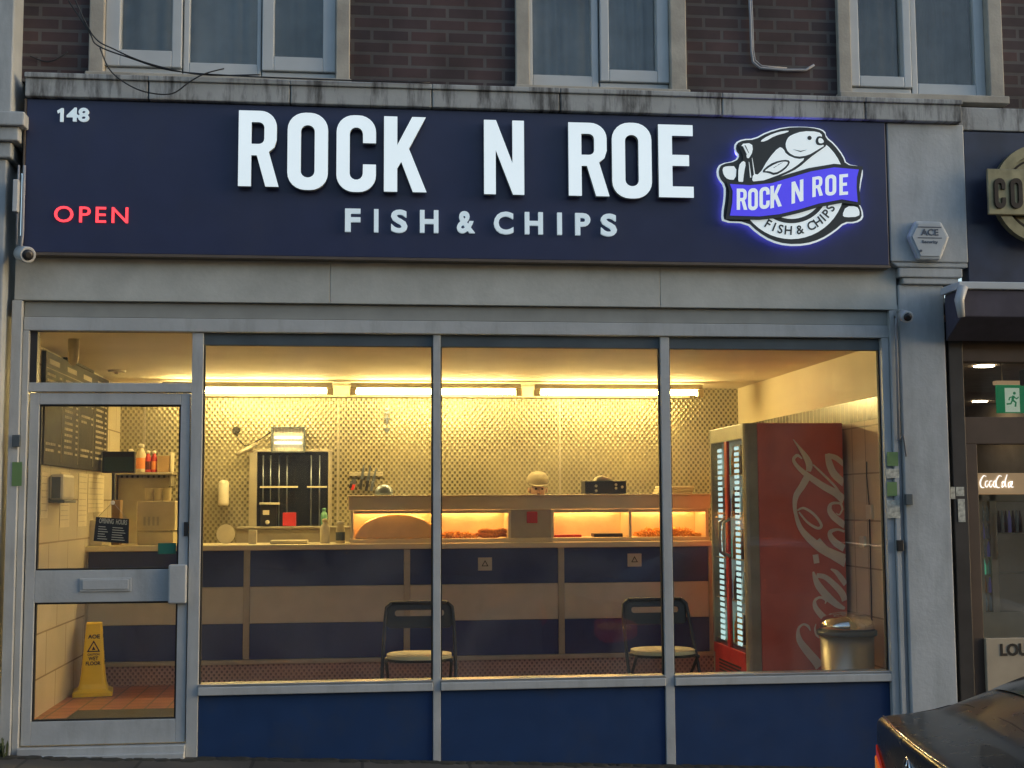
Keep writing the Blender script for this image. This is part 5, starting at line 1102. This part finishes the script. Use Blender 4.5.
stk(956, 487, 964, 496, -.033, 'sticker_pale', 'door_notice', 'small square pale notice highest on the brown post', 'sticker', .002, NS)
stk(958, 499, 965, 522, -.033, 'sticker_pale', 'door_notice', 'tall dull notice below the square one on the brown post', 'sticker', .002, NS)

# ------------------------------------------------------------ parked car (its rear corner is in view)
CAR_X, CAR_Y, CAR_A = 1.69, -3.58, R(-10.6)
gC = ground(CAR_X)-.195
car = empty('parked_car', (0, 0, 0), 'black saloon car parked at the lower right, its rear corner in view', 'car')
# local: +X forward, Y left(+)/right(-), rear at x=0, left side towards the shop
# half sections: station x -> list of (y, z) from sill to centre
sec = [
 (.00, [(.62, .36), (.74, .40), (.79, .55), (.79, .72), (.75, .86), (.60, .918), (.0, .938)]),
 (.012, [(.64, .27), (.79, .31), (.84, .53), (.83, .72), (.765, .885), (.61, .935), (.0, .955)]),
 (.025, [(.66, .25), (.81, .29), (.86, .52), (.845, .73), (.775, .895), (.61, .945), (.0, .964)]),
 (.09, [(.68, .22), (.82, .27), (.875, .52), (.865, .735), (.79, .905), (.615, .948), (.0, .966)]),
 (.22, [(.70, .20), (.84, .26), (.895, .52), (.885, .74), (.80, .915), (.62, .955), (.0, .972)]),
 (.31, [(.74, .20), (.87, .26), (.915, .54), (.905, .78), (.82, .925), (.62, .965), (.0, .98)]),
 (.42, [(.74, .20), (.87, .26), (.92, .54), (.91, .80), (.82, .945), (.66, 1.03), (.0, 1.05)]),
 (1.05, [(.74, .20), (.87, .26), (.92, .54), (.915, .82), (.84, .95), (.60, 1.33), (.0, 1.38)]),
 (2.05, [(.74, .20), (.87, .26), (.92, .54), (.915, .82), (.84, .94), (.62, 1.38), (.0, 1.43)]),
 (2.85, [(.74, .20), (.87, .26), (.92, .54), (.91, .80), (.83, .92), (.60, 1.29), (.0, 1.34)]),
 (3.45, [(.74, .20), (.87, .26), (.91, .54), (.90, .78), (.81, .90), (.66, .96), (.0, .99)]),
 (4.20, [(.72, .20), (.84, .26), (.88, .50), (.86, .68), (.76, .78), (.60, .82), (.0, .85)]),
 (4.52, [(.62, .25), (.72, .30), (.76, .45), (.73, .58), (.64, .64), (.50, .66), (.0, .68)])]
m = MB(); rows = []
for x, hs in sec:
    row = [(x+(.0 if x > .1 else (y/.9)**2*.10), y, z) for y, z in hs]+[(x+(.0 if x > .1 else (y/.9)**2*.10), -y, z) for y, z in hs[-2::-1]]; rows.append(row)
n = len(rows[0]); fs = [(i*n+k, i*n+k+1, (i+1)*n+k+1, (i+1)*n+k) for i in range(len(rows)-1) for k in range(n-1)]
fs += [list(range(n))[::-1], [(len(rows)-1)*n+k for k in range(n)]]+[(i*n, (i+1)*n, (i+1)*n+n-1, i*n+n-1) for i in range(len(rows)-1)]
m.add([p for r_ in rows for p in r_], fs, True)
cb = m.build('car_body', 'car_paint', car); cs = cb.modifiers.new('sub', 'SUBSURF'); cs.levels = 2; cs.render_levels = 2

# rear window, side glass
from mathutils.bvhtree import BVHTree
bpy.context.view_layer.update(); bvh = BVHTree.FromObject(cb, bpy.context.evaluated_depsgraph_get())
g_ = []
for i in range(13):
    for j in range(17):
        x = .46+.52*i/12; y = (.66-.15*i/12)*(j/8-1)*.88; h = bvh.ray_cast(Vector((x, y, 3)), Vector((0, 0, -1)))[0]; g_.append((h or Vector((x, y, 1.05)))+Vector((-.003, 0, .004)))
MB().add(g_, [(i*17+j, i*17+j+1, (i+1)*17+j+1, (i+1)*17+j) for i in range(12) for j in range(16)], True).build('rear_window', 'car_glass', car)
for s in (-1, 1):
    MB().hexa([(.80, s*.835, .955), (3.2, s*.825, .93), (2.75, s*.635, 1.29), (1.35, s*.635, 1.32)], [(.80, s*.850, .96), (3.2, s*.84, .935), (2.75, s*.65, 1.30), (1.35, s*.65, 1.33)]).build('side_window', 'car_glass', car)
    MB().tube([(.72, s*.86, .955), (1.35, s*.672, 1.335), (2.2, s*.668, 1.372), (2.75, s*.67, 1.315)], .008, 6).build('window_trim', 'chrome', car)
    for (nm, mt_, t0, t1, z0, z1, off) in (('tail_light', 'tail_red', 152, 112, .60, .80, .006), ('indicator_lens', 'tail_orange', 145, 116, .70, .755, .012)):
        g_ = []; nu, nv = 14, 6
        for i in range(nu+1):
            for j in range(nv+1):
                u, v = i/nu, j/nv; th = R(t0+(t1-t0)*u); zz = z0+(z1-z0)*v; zz = (zz-.70)*(1-.55*abs(2*u-1)**2.5)+.70
                dd = Vector((math.cos(th), s*math.sin(th), 0)); hit = bvh.ray_cast(Vector((.55, s*.35, zz))+dd*1.5, -dd); g_.append(hit[0]+dd*off if hit[0] else Vector((.1, s*.8, zz)))
        tl = MB(); tl.add(g_, [(i*(nv+1)+j, i*(nv+1)+j+1, (i+1)*(nv+1)+j+1, (i+1)*(nv+1)+j) for i in range(nu) for j in range(nv)], True)
        o_ = tl.build(nm, mt_, tlo if nm == 'indicator_lens' else car)
        if nm == 'tail_light': tlo = o_
    wx = [(.95, .31), (3.72, .31)]
    for x, z in wx:
        wl = MB().lathe((x, s*.73, z), [(.20, 0), (.30, 0), (.315, .03), (.315, .17), (.30, .195), (.22, .20)], 32, (0, s, 0)).build('wheel', 'tyre', car)
        MB().lathe((x, s*.90, z), [(.215, 0), (.21, .02), (.05, .03), (.04, .035)], 24, (0, s, 0)).build('wheel_rim', 'chrome', wl)
# boot lid lip with bright trim, emblem ring with three-pointed star
lip = []
for v in range(-16, 17):
    y = v/20; h = bvh.ray_cast(Vector((.032+y*y*.123, y, 2)), Vector((0, 0, -1)))[0]; lip += [h+Vector((0, 0, .001))] if h else []
MB().tube(lip, .0045, 6).build('boot_trim', 'chrome', car)
sm_ = []
for (x, y) in [(.05, .66), (.12, .70), (.2, .715), (.28, .71), (.33, .69), (.35, .5), (.355, 0), (.35, -.5), (.33, -.69), (.2, -.715), (.05, -.66)]: h = bvh.ray_cast(Vector((x, y, 2)), Vector((0, 0, -1)))[0]; sm_ += [h+Vector((0, 0, -.001))] if h else []
MB().tube(sm_, .004, 6).build('boot_lid_seam', 'rubber', car)
ez_ = .85; ex_ = bvh.ray_cast(Vector((-1, 0, ez_)), Vector((1, 0, 0)))[0].x-.006
e_ = MB(); N_ = 28; ringp = [(ex_, .045*math.cos(2*math.pi*i/N_), ez_+.045*math.sin(2*math.pi*i/N_)) for i in range(N_+1)]
e_.tube(ringp, .005, 6, False)
for a in (90, 210, 330): e_.tube([(ex_-.004, 0, ez_), (ex_, .042*math.cos(R(a)), ez_+.042*math.sin(R(a)))], [.007, .002], 6)
e_.build('emblem', 'chrome', car)
car.location = (CAR_X, CAR_Y, gC); car.rotation_euler.z = CAR_A

# ------------------------------------------------------------ unseen terrace across the street, added to block sky reflection in the glass
tb = empty('sky_block_terrace', (0, -24, -1), 'long plain dark unseen terrace added across the street to block sky reflections', 'building')
MB().box(-30, 32, -32, -24, -1.5, 8.2).build('terrace_wall', 'brick', tb)
for k in range(18):
    for z in (1.0, 4.2):
        x = -28+k*3.3; MB().box(x, x+1.3, -24.0, -23.95, z, z+1.5).build('terrace_window', 'car_glass', tb)
